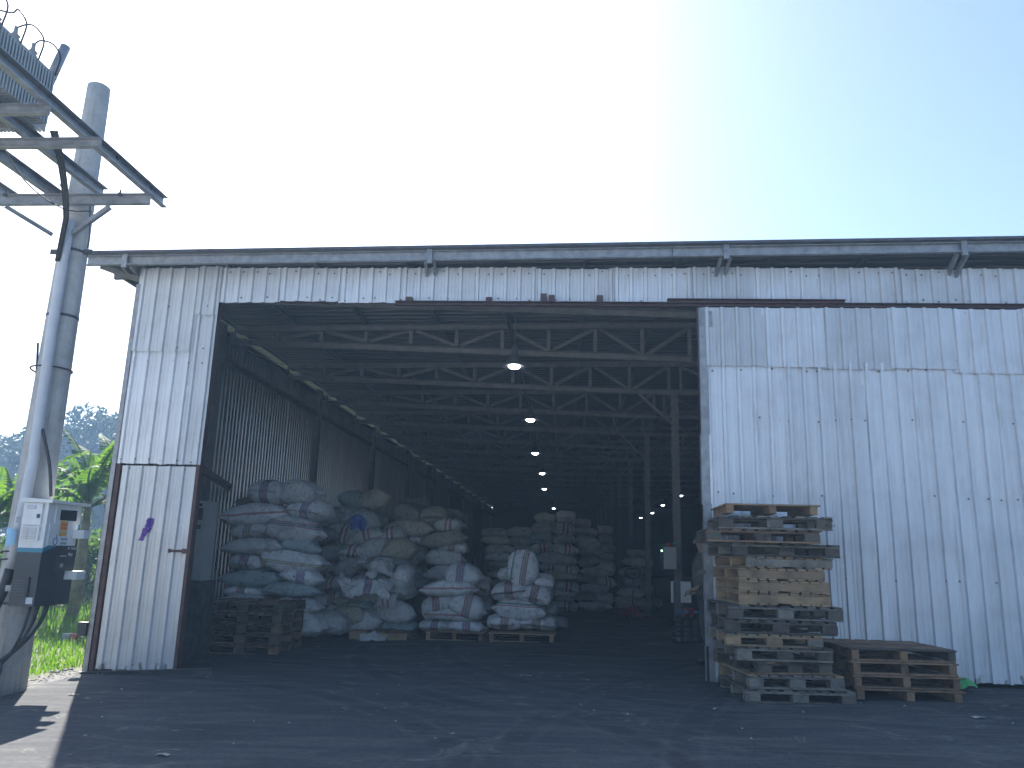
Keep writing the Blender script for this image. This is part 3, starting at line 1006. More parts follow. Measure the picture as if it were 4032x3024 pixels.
SACKS_PUT = []
def stack(phrase, group, Y, ox, oy, s, rows, depth=.62, extra=0.0):
    """rows: (x0, x1, y0, y1, style[, tilt[, dY]]) in the pixels of a zoomed crop"""
    items = []
    for r in rows:
        x0, x1, y0, y1, st = r[:5]
        tilt = r[5] if len(r) > 5 else 0
        dY = r[6] if len(r) > 6 else 0
        a = at(ox + s * x0, oy + s * (y0 + y1) / 2, Y + dY); b = at(ox + s * x1, oy + s * (y0 + y1) / 2, Y + dY)
        t = at(ox + s * (x0 + x1) / 2, oy + s * y0, Y + dY); u = at(ox + s * (x0 + x1) / 2, oy + s * y1, Y + dY)
        items.append(dict(c=(a + b) / 2, w=b.x - a.x, h=t.z - u.z, st=st, tilt=tilt))
    xm = (min(i['c'].x for i in items) + max(i['c'].x for i in items)) / 2
    sides = {'left': [], 'right': []}
    for it in items:
        sides['left' if it['c'].x < xm else 'right'].append(it)
    for sd, L in sides.items():
        L.sort(key=lambda i: -i['c'].z)
        for k, it in enumerate(L):
            SEED[0] += 1
            rn_ = random.Random(SEED[0])
            w, h = it['w'] * 1.05, it['h'] * 1.03
            d = rn_.uniform(.52, .62) if w >= .68 else rn_.uniform(.78, .92)
            if it['st'] == 'up':
                me = sack_mesh(h, .34, w, SEED[0], 'x', 0, 0)
                o = obj('sack', me, SACK['rgrz'][0], None, it['c'] + Vector((0, .2, 0)), (0, -math.pi / 2 + R(it['tilt']), R(-6)))
                tag(o, 'white sack with red-green stripe standing upright on top of the front load', 'sack', group)
                continue
            m, words = SACK[it['st']]
            me = sack_mesh(w, d, h, SEED[0], 'full', rn_.uniform(0.0, .05), rn_.uniform(-.015, .015))
            c = it['c'] + Vector((0, d / 2 - .05 + rn_.uniform(-.04, .08), 0))
            o = obj('sack', me, m, None, c, (R(rn_.uniform(-3, 3)), R(it['tilt']), R(rn_.uniform(-7, 7))))
            pos = 'topmost' if k == 0 else ('lowest' if k == len(L) - 1 else ORD[k] + ' from top')
            tag(o, f'{words} sack, {pos} on {sd} side of {phrase}', 'sack', group)
SACK['rgrz'] = (mat_sack('sack_upright_stripe', W, DIRT, [('z', -.085, .017, RED), ('z', -.048, .018, GRN), ('z', -.010, .014, RED), ('z', .16, .018, GRN)], .35), 'upright')

# tall stack by the cabinet
stack('tall stack by control cabinet', 'sacks of the tall stack by the cabinet', 12.95, 700, 1850, .4522, [
    (595, 880, 75, 285, 'brb'), (840, 1190, 72, 290, 'grey'), (480, 640, 222, 300, 'olive', 0, .3),
    (370, 920, 283, 482, 'red', -5), (945, 1258, 243, 425, 'brb', 3),
    (462, 765, 440, 592, 'rgr', -4), (728, 1220, 393, 640, 'multi', 6),
    (380, 912, 585, 735, 'grey', -2), (870, 1220, 590, 720, 'teal', 7),
    (408, 705, 725, 875, 'brb'), (668, 1250, 683, 898, 'yel', 5),
    (345, 895, 865, 1022, 'teal', -2), (885, 1235, 862, 1002, 'brb', 5),
    (360, 738, 1012, 1100, 'rgr'), (742, 1200, 965, 1118, 'teal', 2),
    (360, 742, 1078, 1180, 'plain'), (820, 1205, 1112, 1255, 'rgr', 4),
    (880, 1240, 1225, 1440, 'plain', 14), (330, 800, 1175, 1330, 'grey'), (330, 860, 1325, 1470, 'grey'),
    (1110, 1420, 1240, 1440, 'grey', 8, .5),
])
# jumbled heap beside it
rn = random.Random(77)
rows = []
for y in range(1975, 2470, 66):
    f = (2470 - y) / 495
    xoff = rn.uniform(-20, 20)
    for x in (1275, 1365, 1450, 1535):
        if y < 2060 and x > 1500 or (y < 1990 and x < 1300) or (y > 2300 and x > 1400):
            continue
        w, h = rn.uniform(105, 165), rn.uniform(66, 96)
        xx, yy = x + xoff + rn.uniform(-14, 14), y + rn.uniform(-12, 12)
        rows.append((xx - w / 2, xx + w / 2, yy - h / 2, yy + h / 2, rn.choice(['grey', 'dark', 'olive', 'grey', 'olive', 'dark', 'rr', 'teal', 'rgr']), rn.uniform(-16, 16), 2.2 * f + rn.uniform(-.15, .25)))
stack('jumbled heap by left wall', 'sacks of the jumbled heap', 13.9, 0, 0, 1.0, rows)
# load under the crumpled bags
stack('pallet load under crumpled bags', 'sacks of the load under crumpled bags', 14.1, 1150, 1900, .3618, [
    (460, 975, 1395, 1650, 'grey', -6), (950, 1310, 1505, 1645, 'teal', 4), (850, 1305, 1280, 1540, 'grey', 5),
    (520, 880, 1268, 1450, 'teal', -8), (1000, 1275, 1100, 1280, 'grey', 5), (1060, 1262, 905, 1190, 'plain', 8),
    (560, 1010, 1140, 1300, 'grey', 0, .1), (700, 1030, 815, 930, 'rgr', -4, .35), (600, 1060, 940, 1150, 'dark', 0, .25),
    (560, 1100, 1230, 1400, 'dark', 0, .5)])
# stack behind it
stack('stack behind the crumpled bags', 'sacks of the stack behind the crumpled bags', 16.4, 1500, 1800, .5426, [
    (85, 268, 342, 462, 'dark', 10), (268, 448, 348, 478, 'olive', -6), (42, 368, 445, 572, 'olive', 3), (368, 590, 440, 542, 'rr', 4),
    (88, 292, 553, 640, 'brb', -3), (285, 612, 530, 655, 'olive', -8), (72, 332, 630, 765, 'dark', 4), (405, 612, 608, 698, 'rgr', 4),
    (52, 240, 690, 790, 'rr', 0, -.3), (296, 604, 668, 795, 'grey', 5), (60, 330, 785, 900, 'dark', 0, .1), (310, 610, 785, 900, 'grey', -4),
    (200, 400, 880, 1000, 'dark', 8), (380, 620, 890, 1000, 'dark'), (120, 310, 285, 372, 'dark', 0, .8), (440, 585, 375, 452, 'dark', 6, .8),
    (-120, 60, 400, 520, 'dark', 0, .5), (-110, 70, 520, 640, 'olive', 0, .5), (-100, 60, 640, 760, 'grey', 0, .3)])
# middle front load
stack('middle front pallet load', 'sacks of the middle front load', 14.0, 1500, 1800, .5426, [
    (450, 722, 768, 932, 'brb', 5), (292, 692, 890, 1012, 'red', -2), (283, 530, 988, 1178, 'rgr', -16), (490, 758, 1000, 1172, 'rgr', 12),
    (318, 708, 1088, 1196, 'red', 1), (276, 515, 1178, 1272, 'brb', -2), (478, 748, 1182, 1272, 'brb', 1), (600, 790, 860, 1010, 'grey', 6, .55), (600, 800, 1000, 1180, 'dark', 6, .6),
    (350, 600, 930, 1060, 'grey', 0, .6)])
# front load with the upright sack
stack('front load with upright sack', 'sacks of the load with the upright sack', 13.8, 1500, 1800, .5426, [
    (912, 1138, 668, 942, 'up', 8), (852, 1010, 798, 905, 'plain', 0, .2), (1105, 1252, 848, 952, 'plain', 6, .2), (803, 1060, 903, 1046, 'rgr', -10),
    (998, 1240, 928, 1066, 'rgr', 9), (803, 1190, 1028, 1188, 'gtop', 2), (763, 1010, 1152, 1258, 'rgr'), (1003, 1270, 1150, 1262, 'rgr', 2),
    (1185, 1350, 1158, 1245, 'dark', 6, .6), (1060, 1280, 1040, 1170, 'dark', 0, .5), (900, 1130, 880, 1010, 'grey', 0, .55), (1080, 1260, 940, 1060, 'dark', 0, .7)])
# rear stacks
stack('dim stack behind upright sack', 'sacks of the dim stack behind the upright sack', 19.2, 1850, 1900, .3497, [
    (130, 420, 505, 605, 'dark'), (130, 480, 590, 700, 'olive', 3), (140, 515, 685, 805, 'grey', -3), (160, 485, 785, 890, 'grey'),
    (185, 430, 850, 1005, 'dark'), (190, 380, 990, 1100, 'olive', 4), (430, 700, 500, 610, 'dark'), (450, 700, 600, 720, 'dark'), (480, 720, 700, 810, 'dark'),
    (200, 520, 1080, 1200, 'dark'), (180, 480, 1190, 1320, 'dark'), (520, 760, 800, 910, 'dark')])
stack('tallest rear stack', 'sacks of the tallest rear stack', 19.0, 1850, 1900, .3497, [
    (735, 975, 338, 455, 'olive', 8), (972, 1185, 305, 442, 'grey', 0), (703, 935, 438, 575, 'dark'), (928, 1165, 438, 592, 'rr', 8),
    (683, 935, 565, 692, 'teal'), (928, 1170, 568, 692, 'dark'), (688, 935, 678, 795, 'rr', -8), (938, 1215, 682, 808, 'rr', 6),
    (740, 1195, 785, 935, 'dark', 5), (790, 1005, 885, 1003, 'rr', 4), (958, 1215, 898, 1052, 'rr', 10), (800, 1210, 998, 1108, 'olive', 3),
    (700, 980, 1100, 1230, 'dark'), (958, 1240, 1108, 1272, 'rr', 8), (700, 970, 1220, 1350, 'dark'), (955, 1190, 1218, 1345, 'grey'), (945, 1210, 1335, 1462, 'rr', 2), (700, 960, 1340, 1470, 'dark')])
stack('rear stack beside the tallest', 'sacks of the rear stack beside the tallest', 20.3, 1850, 1900, .3497, [
    (1160, 1365, 400, 505, 'dark', 4), (1165, 1435, 485, 612, 'grey', 6), (1178, 1475, 608, 752, 'grey', 5), (1195, 1505, 708, 832, 'dark', 4),
    (1235, 1455, 818, 962, 'olive', -8), (1428, 1645, 875, 1042, 'grey', 6), (1255, 1585, 948, 1055, 'olive', 2), (1185, 1445, 1045, 1155, 'dark'),
    (1425, 1645, 1068, 1205, 'rr', 4), (1225, 1565, 1128, 1255, 'dark', -3), (1205, 1435, 1245, 1345, 'grey', -2), (1405, 1625, 1238, 1385, 'grey', 6), (1215, 1605, 1328, 1448, 'grey', 2),
    (1440, 1610, 478, 590, 'dark'), (1450, 1625, 585, 690, 'dark'), (1480, 1640, 690, 800, 'dark'), (1470, 1640, 795, 890, 'dark')])
stack('stack behind the pallet jack', 'sacks of the stack behind the pallet jack', 20.6, 2380, 2150, .1808, [
    (540, 970, 58, 225, 'grey', 3), (435, 1110, 238, 455, 'grey', 3), (375, 880, 455, 660, 'olive', -6), (465, 1000, 670, 885, 'dark', -3),
    (305, 870, 910, 1120, 'grey', 3), (820, 1120, 860, 1080, 'dark', 4), (255, 640, 1110, 1270, 'grey', -3), (630, 1030, 1130, 1290, 'grey', 4), (245, 640, 1255, 1440, 'olive'),
    (640, 1040, 1280, 1440, 'dark'), (1040, 1270, 1165, 1390, 'dark', 5)])

def empty_sack(px0, px1, py, Y, d, h, st, label, seed, tilt=0, rz=0, dz=0):
    a, b = at(px0, py, Y), at(px1, py, Y)
    o = obj('empty_sack', cloth_mesh((b.x - a.x), d, h, seed), SACK[st][0], None, (a + b) / 2 + Vector((0, 0, dz)), (R(tilt), 0, R(rz)))
    tag(o, label, 'empty sack', 'crumpled empty sacks')
empty_sack(1372, 1545, 2330, 13.95, .55, .26, 'brb', 'crumpled white empty sack draped over the left front load', 5, 32)
empty_sack(1440, 1545, 2262, 14.05, .45, .26, 'grey', 'bunched grey empty sack on top of the draped one', 9, 30, 20)
empty_sack(1315, 1400, 2320, 13.98, .45, .22, 'grey', 'rolled grey empty sack at left end of the draped one', 12, 40, 60)
empty_sack(1420, 1522, 2518, 13.70, .28, .10, 'plain', 'crumpled empty sack hanging over the front pallet edge', 15, 28, 0, .0)
empty_sack(1480, 1555, 2365, 13.85, .30, .14, 'rr', 'loose pale sack corner hanging down over the left load', 18, 62, 0, 0)
bl = at(1180, 2055, 13.6)
o = obj('blue_bag', cloth_mesh(.30, .3, .24, 44), plain('blue_plastic_bag', (0.05, 0.09, 0.30), .5), None, bl + Vector((.75, 1.0, -.02)), (R(40), 0, .4))
tag(o, 'crumpled blue plastic bag wedged in the jumbled heap', 'bag')
a, b = at(1390, 2238, 14.25), at(1495, 2225, 14.25)
o = MB().bar(a, b + Vector((.25, .15, 0)), .35, .05).build('plank', 'wood_dark'); tag(o, 'dark plank lying behind the crumpled empty sacks', 'plank')
a, b = at(1530, 2225, 14.9), at(1650, 2235, 14.9)
o = MB().bar(a, b, .35, .05).build('plank', 'wood_dark'); tag(o, 'dark plank between left front load and stack behind it', 'plank')

# ================================================================== PALLETS
CUBE = {}
def wood_box(w, d, h):
    k = (round(w, 3), round(d, 3), round(h, 3))
    if k not in CUBE:
        bm = bmesh.new()
        bmesh.ops.create_cube(bm, size=1.0)
        for v in bm.verts:
            v.co = Vector((v.co.x * w, v.co.y * d, v.co.z * h))
        bmesh.ops.bevel(bm, geom=bm.edges[:], offset=min(.0035, h * .2), segments=1, affect='EDGES')
        me = bpy.data.meshes.new('board'); bm.to_mesh(me); bm.free()
        CUBE[k] = me
    return CUBE[k]
def pallet(loc, rotz, W_, D_, H_, kind, mat, label, group, corner='lf', seed=0, marks=(), mat2=None, nb=9):
    rn_ = random.Random(seed + 1000)
    t = thing('pallet', label, 'pallet', loc, group, rotz)
    if isinstance(rotz, (int, float)):
        pass
    def piece(name, x, y, z, w, d, h, mm=None, jit=1.0):
        me = wood_box(w, d, h)
        c = bpy.data.objects.new(name, me)
        COL.objects.link(c)
        c.parent = t
        c.location = (x + rn_.uniform(-.006, .006) * jit, y + rn_.uniform(-.011, .011) * jit, z)
        c.rotation_euler = (0, 0, rn_.uniform(-.010, .010) * jit)
        if not me.materials:
            me.materials.append(MATS[mat])
        c.material_slots[0].link = 'OBJECT'
        mk = mm or (mat2 if mat2 and rn_.random() < .3 else mat)
        c.material_slots[0].material = MATS[mk]
        return c
    x_off = 0 if corner == 'lf' else -W_
    tb = .018
    if kind == 'block':
        hb = H_ - 3 * tb - .002
        for j in range(3):
            y = .05 + (D_ - .10) * j / 2
            piece('board', x_off + W_ / 2, y, tb / 2, W_, .10, tb)
            piece('board', x_off + W_ / 2, y, tb + hb + tb / 2, W_, .10, tb)
            for i in range(3):
                bw = .16 if i == 1 else .15
                piece('block', x_off + bw / 2 + (W_ - bw) * i / 2, y, tb + hb / 2, bw, .098, hb)
        for i in range(nb):
            bw = .088
            piece('board', x_off + bw / 2 + (W_ - bw) * i / (nb - 1), D_ / 2, 2 * tb + hb + tb / 2 + .001, bw, D_, tb)
    elif kind == 'stringer':          # long stringers across the picture, solid front
        hb = H_ - 2 * tb - .002
        for j in range(3):
            piece('stringer', x_off + W_ / 2, .025 + (D_ - .05) * j / 2, tb + hb / 2, W_, .045, hb)
        for i in range(nb):
            bw = round(W_ / nb * .84, 2)
            piece('board', x_off + bw / 2 + (W_ - bw) * i / (nb - 1), D_ / 2, tb + hb + tb / 2 + .001, bw, D_, tb)
            if i != 4:
                piece('board', x_off + bw / 2 + (W_ - bw) * i / (nb - 1), D_ / 2, tb / 2, bw, D_, tb)
    elif kind in ('cross', 'open'):   # stringers run away from the viewer, boards across
        hb = H_ - 2 * tb - .002
        for i in range(3):
            piece('stringer', x_off + .04 + (W_ - .08) * i / 2, D_ / 2, tb + hb / 2, .075, D_ - .02, hb)
        for j in range(nb):
            bd = .085
            piece('board', x_off + W_ / 2, bd / 2 + (D_ - bd) * j / (nb - 1), tb + hb + tb / 2 + .001, W_ + .04, bd, tb)
        if kind == 'cross':
            for j in (0, 1, 2):
                piece('board', x_off + W_ / 2, .05 + (D_ - .10) * j / 2, tb / 2, W_, .09, tb)
    for (mx, mz, s, size, mm) in marks:
        me = text_mesh(s, size)
        c = local(t, 'lettering', me, mm, (x_off + mx, -.008 - .004, mz), (math.pi / 2, 0, 0))
    return t

# tall outdoor stack: (front-left x in crop, front-right x, yaw, height, kind, wood, second wood)
GP = 'pallets in the tall outdoor stack'
SY = 8.30
spec = [
    (470, 1105, 3, .135, 'block', 'wood_dark', 'wood_grey', 'bottom dark weathered block pallet', ()),
    (500, 1055, 6, .14, 'block', 'wood_grey', 'wood_tan', 'pale grey block pallet', ()),
    (548, 1000, 15, .13, 'block', 'wood_dark', 'wood_brown', 'dark brown pallet twisted furthest', ()),
    (435, 992, 3, .14, 'block', 'wood_grey', 'wood_dark', 'grey weathered block pallet', ()),
    (375, 927, 0, .13, 'block', 'wood_tan', 'wood_grey', 'light tan block pallet', ()),
    (375, 1012, -2, .14, 'block', 'wood_dark', 'wood_dark', 'blackened pallet', ()),
    (390, 1058, 2, .145, 'block', 'wood_grey', 'wood_dark', 'dark topped pallet with pale blocks', ()),
    (456, 995, 2, .125, 'stringer', 'wood_tan', None, 'clean tan stringer pallet', ()),
    (460, 992, 3, .125, 'stringer', 'wood_tan', None, 'clean tan stringer pallet', ()),
    (465, 976, 5, .125, 'stringer', 'wood_tan', None, 'clean tan stringer pallet with dark knot', ()),
    (510, 1026, 8, .12, 'stringer', 'wood_tan', 'wood_grey', 'stained tan stringer pallet', ()),
    (430, 1070, 4, .14, 'block', 'wood_dark', 'wood_grey', 'dark pallet stencilled on its middle block', ((.52, .07, 'IDA', .055, 'ink'), (.08, .07, '15', .045, 'ink'))),
    (278, 936, -3, .14, 'block', 'wood_dark', 'wood_brown', 'dark green-marked pallet jutting furthest left', ((.08, .072, 'M', .07, 'greenink'), (.60, .07, 'IN', .055, 'ink'))),
    (350, 1010, -4, .145, 'block', 'wood_grey', 'wood_dark', 'grey pallet with stencilled right block', ((1.11, .092, 'CM', .042, 'ink'), (1.11, .048, '0U-21', .042, 'ink'))),
    (400, 940, -2, .125, 'open', 'wood_brown', 'wood_tan', 'topmost brown pallet with open underside', ()),
]
base = onground(2600 + .677 * 470, 1900 + .677 * 1268)
z = gz(base.x) + .002
for i, (a, b, yaw, h, kind, mt, mt2, words, marks) in enumerate(spec):
    pa, pb = at(2600 + .677 * a, 2300, SY), at(2600 + .677 * b, 2300, SY)
    W_ = (pb.x - pa.x) / math.cos(R(yaw)) * (1.0 + .12 * math.sin(R(max(0, yaw))))
    n_top = len(spec) - i
    lab = words if i in (0, len(spec) - 1) else f'{words}, {ORD[n_top - 1]} from top'
    h *= .955
    pallet((pa.x, SY + (.02 if i % 2 else 0), z), R(yaw), W_, 1.0, h, kind, mt, f'{lab} of the tall outdoor pallet stack', GP, 'lf', i, marks, mt2)
    z += h + .003
# low stack to its right
GP2 = 'pallets in the low outdoor stack'
pa = onground(3378, 2762)
W_ = onground(3790, 2765).x - pa.x
z = gz(pa.x) + .002
for i, (dx, kind, mt, words) in enumerate([(0, 'open', 'wood_brown', 'lowest pallet'), (-.02, 'cross', 'wood_brown', 'second pallet from the bottom'), (-.03, 'cross', 'wood_brown', 'second pallet from the top'), (-.04, 'cross', 'wood_brown', 'topmost pallet with full worn deck')]):
    pallet((pa.x + dx, 8.48, z), R(2 + i), W_ * (1 + .01 * i), 1.0, .126, kind, mt, f'{words} of the low outdoor stack by the wall', GP2, 'lf', 40 + i, (), 'wood_dark', 9)
    z += .129
# stack inside the doorway
GP3 = 'pallets stacked inside the doorway'
pa, pb = onground(778, 2572), onground(1108, 2572)
z = gz(pa.x) + .002
for i in range(5):
    words = ['lowest', 'second lowest', 'middle', 'second highest', 'topmost'][i]
    marks = {0: ((.50, .07, '10A', .05, 'ink'),), 1: ((.50, .07, 'ESS', .055, 'ink'),), 4: ((1.02, .06, '80WE', .035, 'ink'),)}.get(i, ())
    pallet((pa.x + random.uniform(-.03, .03), 11.62 + random.uniform(-.02, .02), z), R(random.uniform(-1, 2) - 1), pb.x - pa.x, 1.0, .145, 'block', 'wood_dark', f'{words} dark pallet of the stack inside the doorway', GP3, 'lf', 60 + i, marks, 'wood_brown')
    z += .150
# pallets under the front loads
for nm, x0, x1, py, Y, mt, i in (('left', 1372, 1600, 2516, 13.72, 'wood_brown', 0), ('middle', 1676, 1902, 2514, 13.80, 'wood_brown', 1), ('right', 1926, 2182, 2522, 13.66, 'wood_brown', 2)):
    a, b = at(x0, py, Y), at(x1, py, Y)
    pallet((a.x, Y, gz(a.x) + .002), 0, b.x - a.x, 1.05, .15, 'stringer' if i == 0 else 'cross', mt, f'brown pallet under the {nm} one of the three front sack loads', 'pallets under the front loads', 'lf', 80 + i, (), 'wood_tan')

# ================================================================== THINGS INSIDE
# control cabinet on a dark steel base
Yc = 11.05
a, b = at(738, 2285, Yc), at(808, 2285, Yc)
zt = at(800, 1972, Yc).z; zb = at(780, 2286, Yc).z
cab = thing('control_cabinet', 'tall grey control cabinet with switches beside the left doorway post', 'cabinet', (a.x, Yc, zb))
cx0, cx1 = -5.64, at(792, 2287, Yc).x
local(cab, 'body', MB().box(cx0 - a.x, cx1 - a.x, 0, .30, 0, zt - zb).mesh('body'), 'cabgrey')
local(cab, 'door', MB().box(cx0 - a.x + .02, cx1 - a.x - .02, -.018, -.002, .02, zt - zb - .02).mesh('door'), 'cabgrey')
for px, py, mm, r in ((778, 1985, 'red', .022), (794, 1988, 'black', .02)):
    q = at(px, py, Yc)
    local(cab, 'push_button', MB().box(q.x - a.x - r, q.x - a.x + r, -.05, -.018, q.z - zb - r, q.z - zb + r).mesh('b'), mm)
q = at(788, 2022, Yc); local(cab, 'breaker', MB().box(q.x - a.x - .04, q.x - a.x + .05, -.05, -.018, q.z - zb - .09, q.z - zb + .08).mesh('b'), 'rust')
for k in range(5):
    q = at(757 + 8 * k, 2075, Yc)
    local(cab, 'switch', MB().box(q.x - a.x - .011, q.x - a.x + .011, -.034, -.018, q.z - zb - .03, q.z - zb + .03).mesh('b'), 'black')
q = at(758, 2115, Yc); local(cab, 'meter_dial', MB().box(q.x - a.x - .06, q.x - a.x + .04, -.06, -.018, q.z - zb - .10, q.z - zb + .10).mesh('b'), 'offwhite')
q = at(755, 2180, Yc); local(cab, 'notice_paper', MB().box(q.x - a.x - .07, q.x - a.x + .05, -.022, -.0185, q.z - zb - .13, q.z - zb + .11).mesh('b'), 'paper')
bs = thing('steel_base', 'dark rusty steel box under the grey control cabinet', 'plinth', (a.x, Yc - .1, gz(a.x)))
local(bs, 'box', MB().box(cx0 - a.x - .02, at(772, 2400, Yc - .1).x - a.x, .0, .55, 0, zb - gz(a.x) - .005).mesh('box'), 'darksteel')
local(bs, 'edge_angle', MB().box(-.02, .02, -.012, 0, 0, zb - gz(a.x) - .01).mesh('e'), 'darksteel')

# box and boards on the first column
q0, q1 = at(2612, 2240, 14.7), at(2660, 2155, 14.7)
eb = thing('column_box', 'grey electric box with green light fixed to the nearest column', 'electric box', (q0.x, 14.62, q0.z))
local(eb, 'body', MB().box(0, q1.x - q0.x, 0, .25, 0, q1.z - q0.z).mesh('b'), 'cabgrey')
local(eb, 'side_panel', MB().box(-.05, -.002, .01, .25, 0, q1.z - q0.z - .01).mesh('b'), 'black')
local(eb, 'indicator', MB().box(-.045, -.025, -.004, .012, .31, .335).mesh('b'), 'ledgreen')
local(eb, 'alarm_light', MB().lathe([(.05, 0), (.05, .05), (.03, .075)], (.12, .1, q1.z - q0.z)).mesh('b'), 'red')
local(eb, 'green_strap', MB().bar((-.05, .1, q1.z - q0.z + .02), (.27, .1, q1.z - q0.z + .09), .02, .015).mesh('b'), 'greenpl')
q0, q1 = at(2680, 2372, 14.75), at(2719, 2290, 14.75)
o = MB().box(q0.x, q1.x, 14.7, 14.74, q0.z, q1.z).build('white_board', 'white'); tag(o, 'white board leaning right of the nearest column', 'board')
q0, q1 = at(2647, 2372, 14.9), at(2664, 2290, 14.9)
o = MB().tube([(q0.x, 14.86, q0.z), (q0.x, 14.86, q1.z), (q1.x, 14.86, q1.z + .02), (q1.x + .02, 14.86, q0.z)], .028, 8).build('folded_stool', 'white'); tag(o, 'white folded stool leaning left of the nearest column', 'stool')
# water bottles
for i, (px, py, w) in enumerate([(2677, 2518, ''), (2706, 2528, ''), (2744, 2520, '')]):
    p = onground(px, py)
    p = at(px, py, min(p.y, 14.0)); p.z = gz(p.x)
    t = thing('water_bottle', f'dark five-gallon water bottle with blue cap, {["left", "middle", "right"][i]} one of three by the column', 'water bottle', p, 'water bottles by the column')
    pr = [(.12, 0), (.135, .02)]
    for k in range(4):
        zz_ = .03 + k * .075
        pr += [(.135, zz_), (.135, zz_ + .05), (.125, zz_ + .058), (.125, zz_ + .068)]
    pr += [(.135, .335), (.12, .37), (.06, .41), (.035, .425), (.033, .47)]
    local(t, 'body', MB().lathe(pr, n=22).mesh('b', True), 'glassdark')
    local(t, 'cap', MB().lathe([(.038, .468), (.038, .505), (.03, .51)], n=16).mesh('c', True), 'blue')
p = onground(2716, 2500); p = at(2716, 2424, 14.3)
o = MB().lathe([(.02, -.13), (.09, -.10), (.125, -.02), (.13, .05), (.12, .10), (.05, .13)], n=18).build('red_jug', 'red', None, True, p); tag(o, 'round red container behind the water bottles', 'container')
# crate carrying the jug
o = MB().box(p.x - .22, p.x + .22, 14.12, 14.5, gz(p.x), p.z - .135).build('low_crate', 'wood_dark'); tag(o, 'dark low crate under the round red container', 'crate')

# pallet jack
Yj = 18.9
p = at(2492, 2405, Yj); p.z = gz(p.x)
pj = thing('pallet_jack', 'red hand pallet jack with black loop handle before rear sacks', 'pallet jack', p)
hz = at(2492, 2240, Yj).z - p.z
local(pj, 'tiller', MB().tube([(0, 0, .25), (0, -.1, hz - .15)], .018, 8).mesh('t', True), 'darksteel')
local(pj, 'handle', MB().tube([(0, -.1, hz - .22), (-.15, -.1, hz - .17), (-.17, -.11, hz - .05), (-.13, -.11, hz), (.13, -.11, hz), (.17, -.11, hz - .05), (.15, -.1, hz - .17), (0, -.1, hz - .22)], .013, 8).mesh('h', True), 'black')
local(pj, 'pump_body', MB().lathe([(.09, .06), (.09, .2), (.05, .3), (.03, .33)]).mesh('b', True), 'red')
for s in (-1, 1):
    local(pj, 'side_plate', MB().add([(0, .02, .34), (s * .26, .02, .05), (s * .26, .06, .05), (0, .06, .34), (s * .12, .02, .05), (s * .12, .06, .05)], [(0, 1, 4), (3, 5, 2), (0, 3, 2, 1), (1, 2, 5, 4), (0, 4, 5, 3)]).mesh('s'), 'red')
    local(pj, 'fork', MB().box(s * .19 - .08, s * .19 + .08, .06, 1.2, .05, .10).mesh('f'), 'red')
    wm = MB().tube([(s * .05 - .025, 0, .08), (s * .05 + .025, 0, .08)], .08, 14)
    local(pj, 'steer_wheel', wm.mesh('w'), 'black')

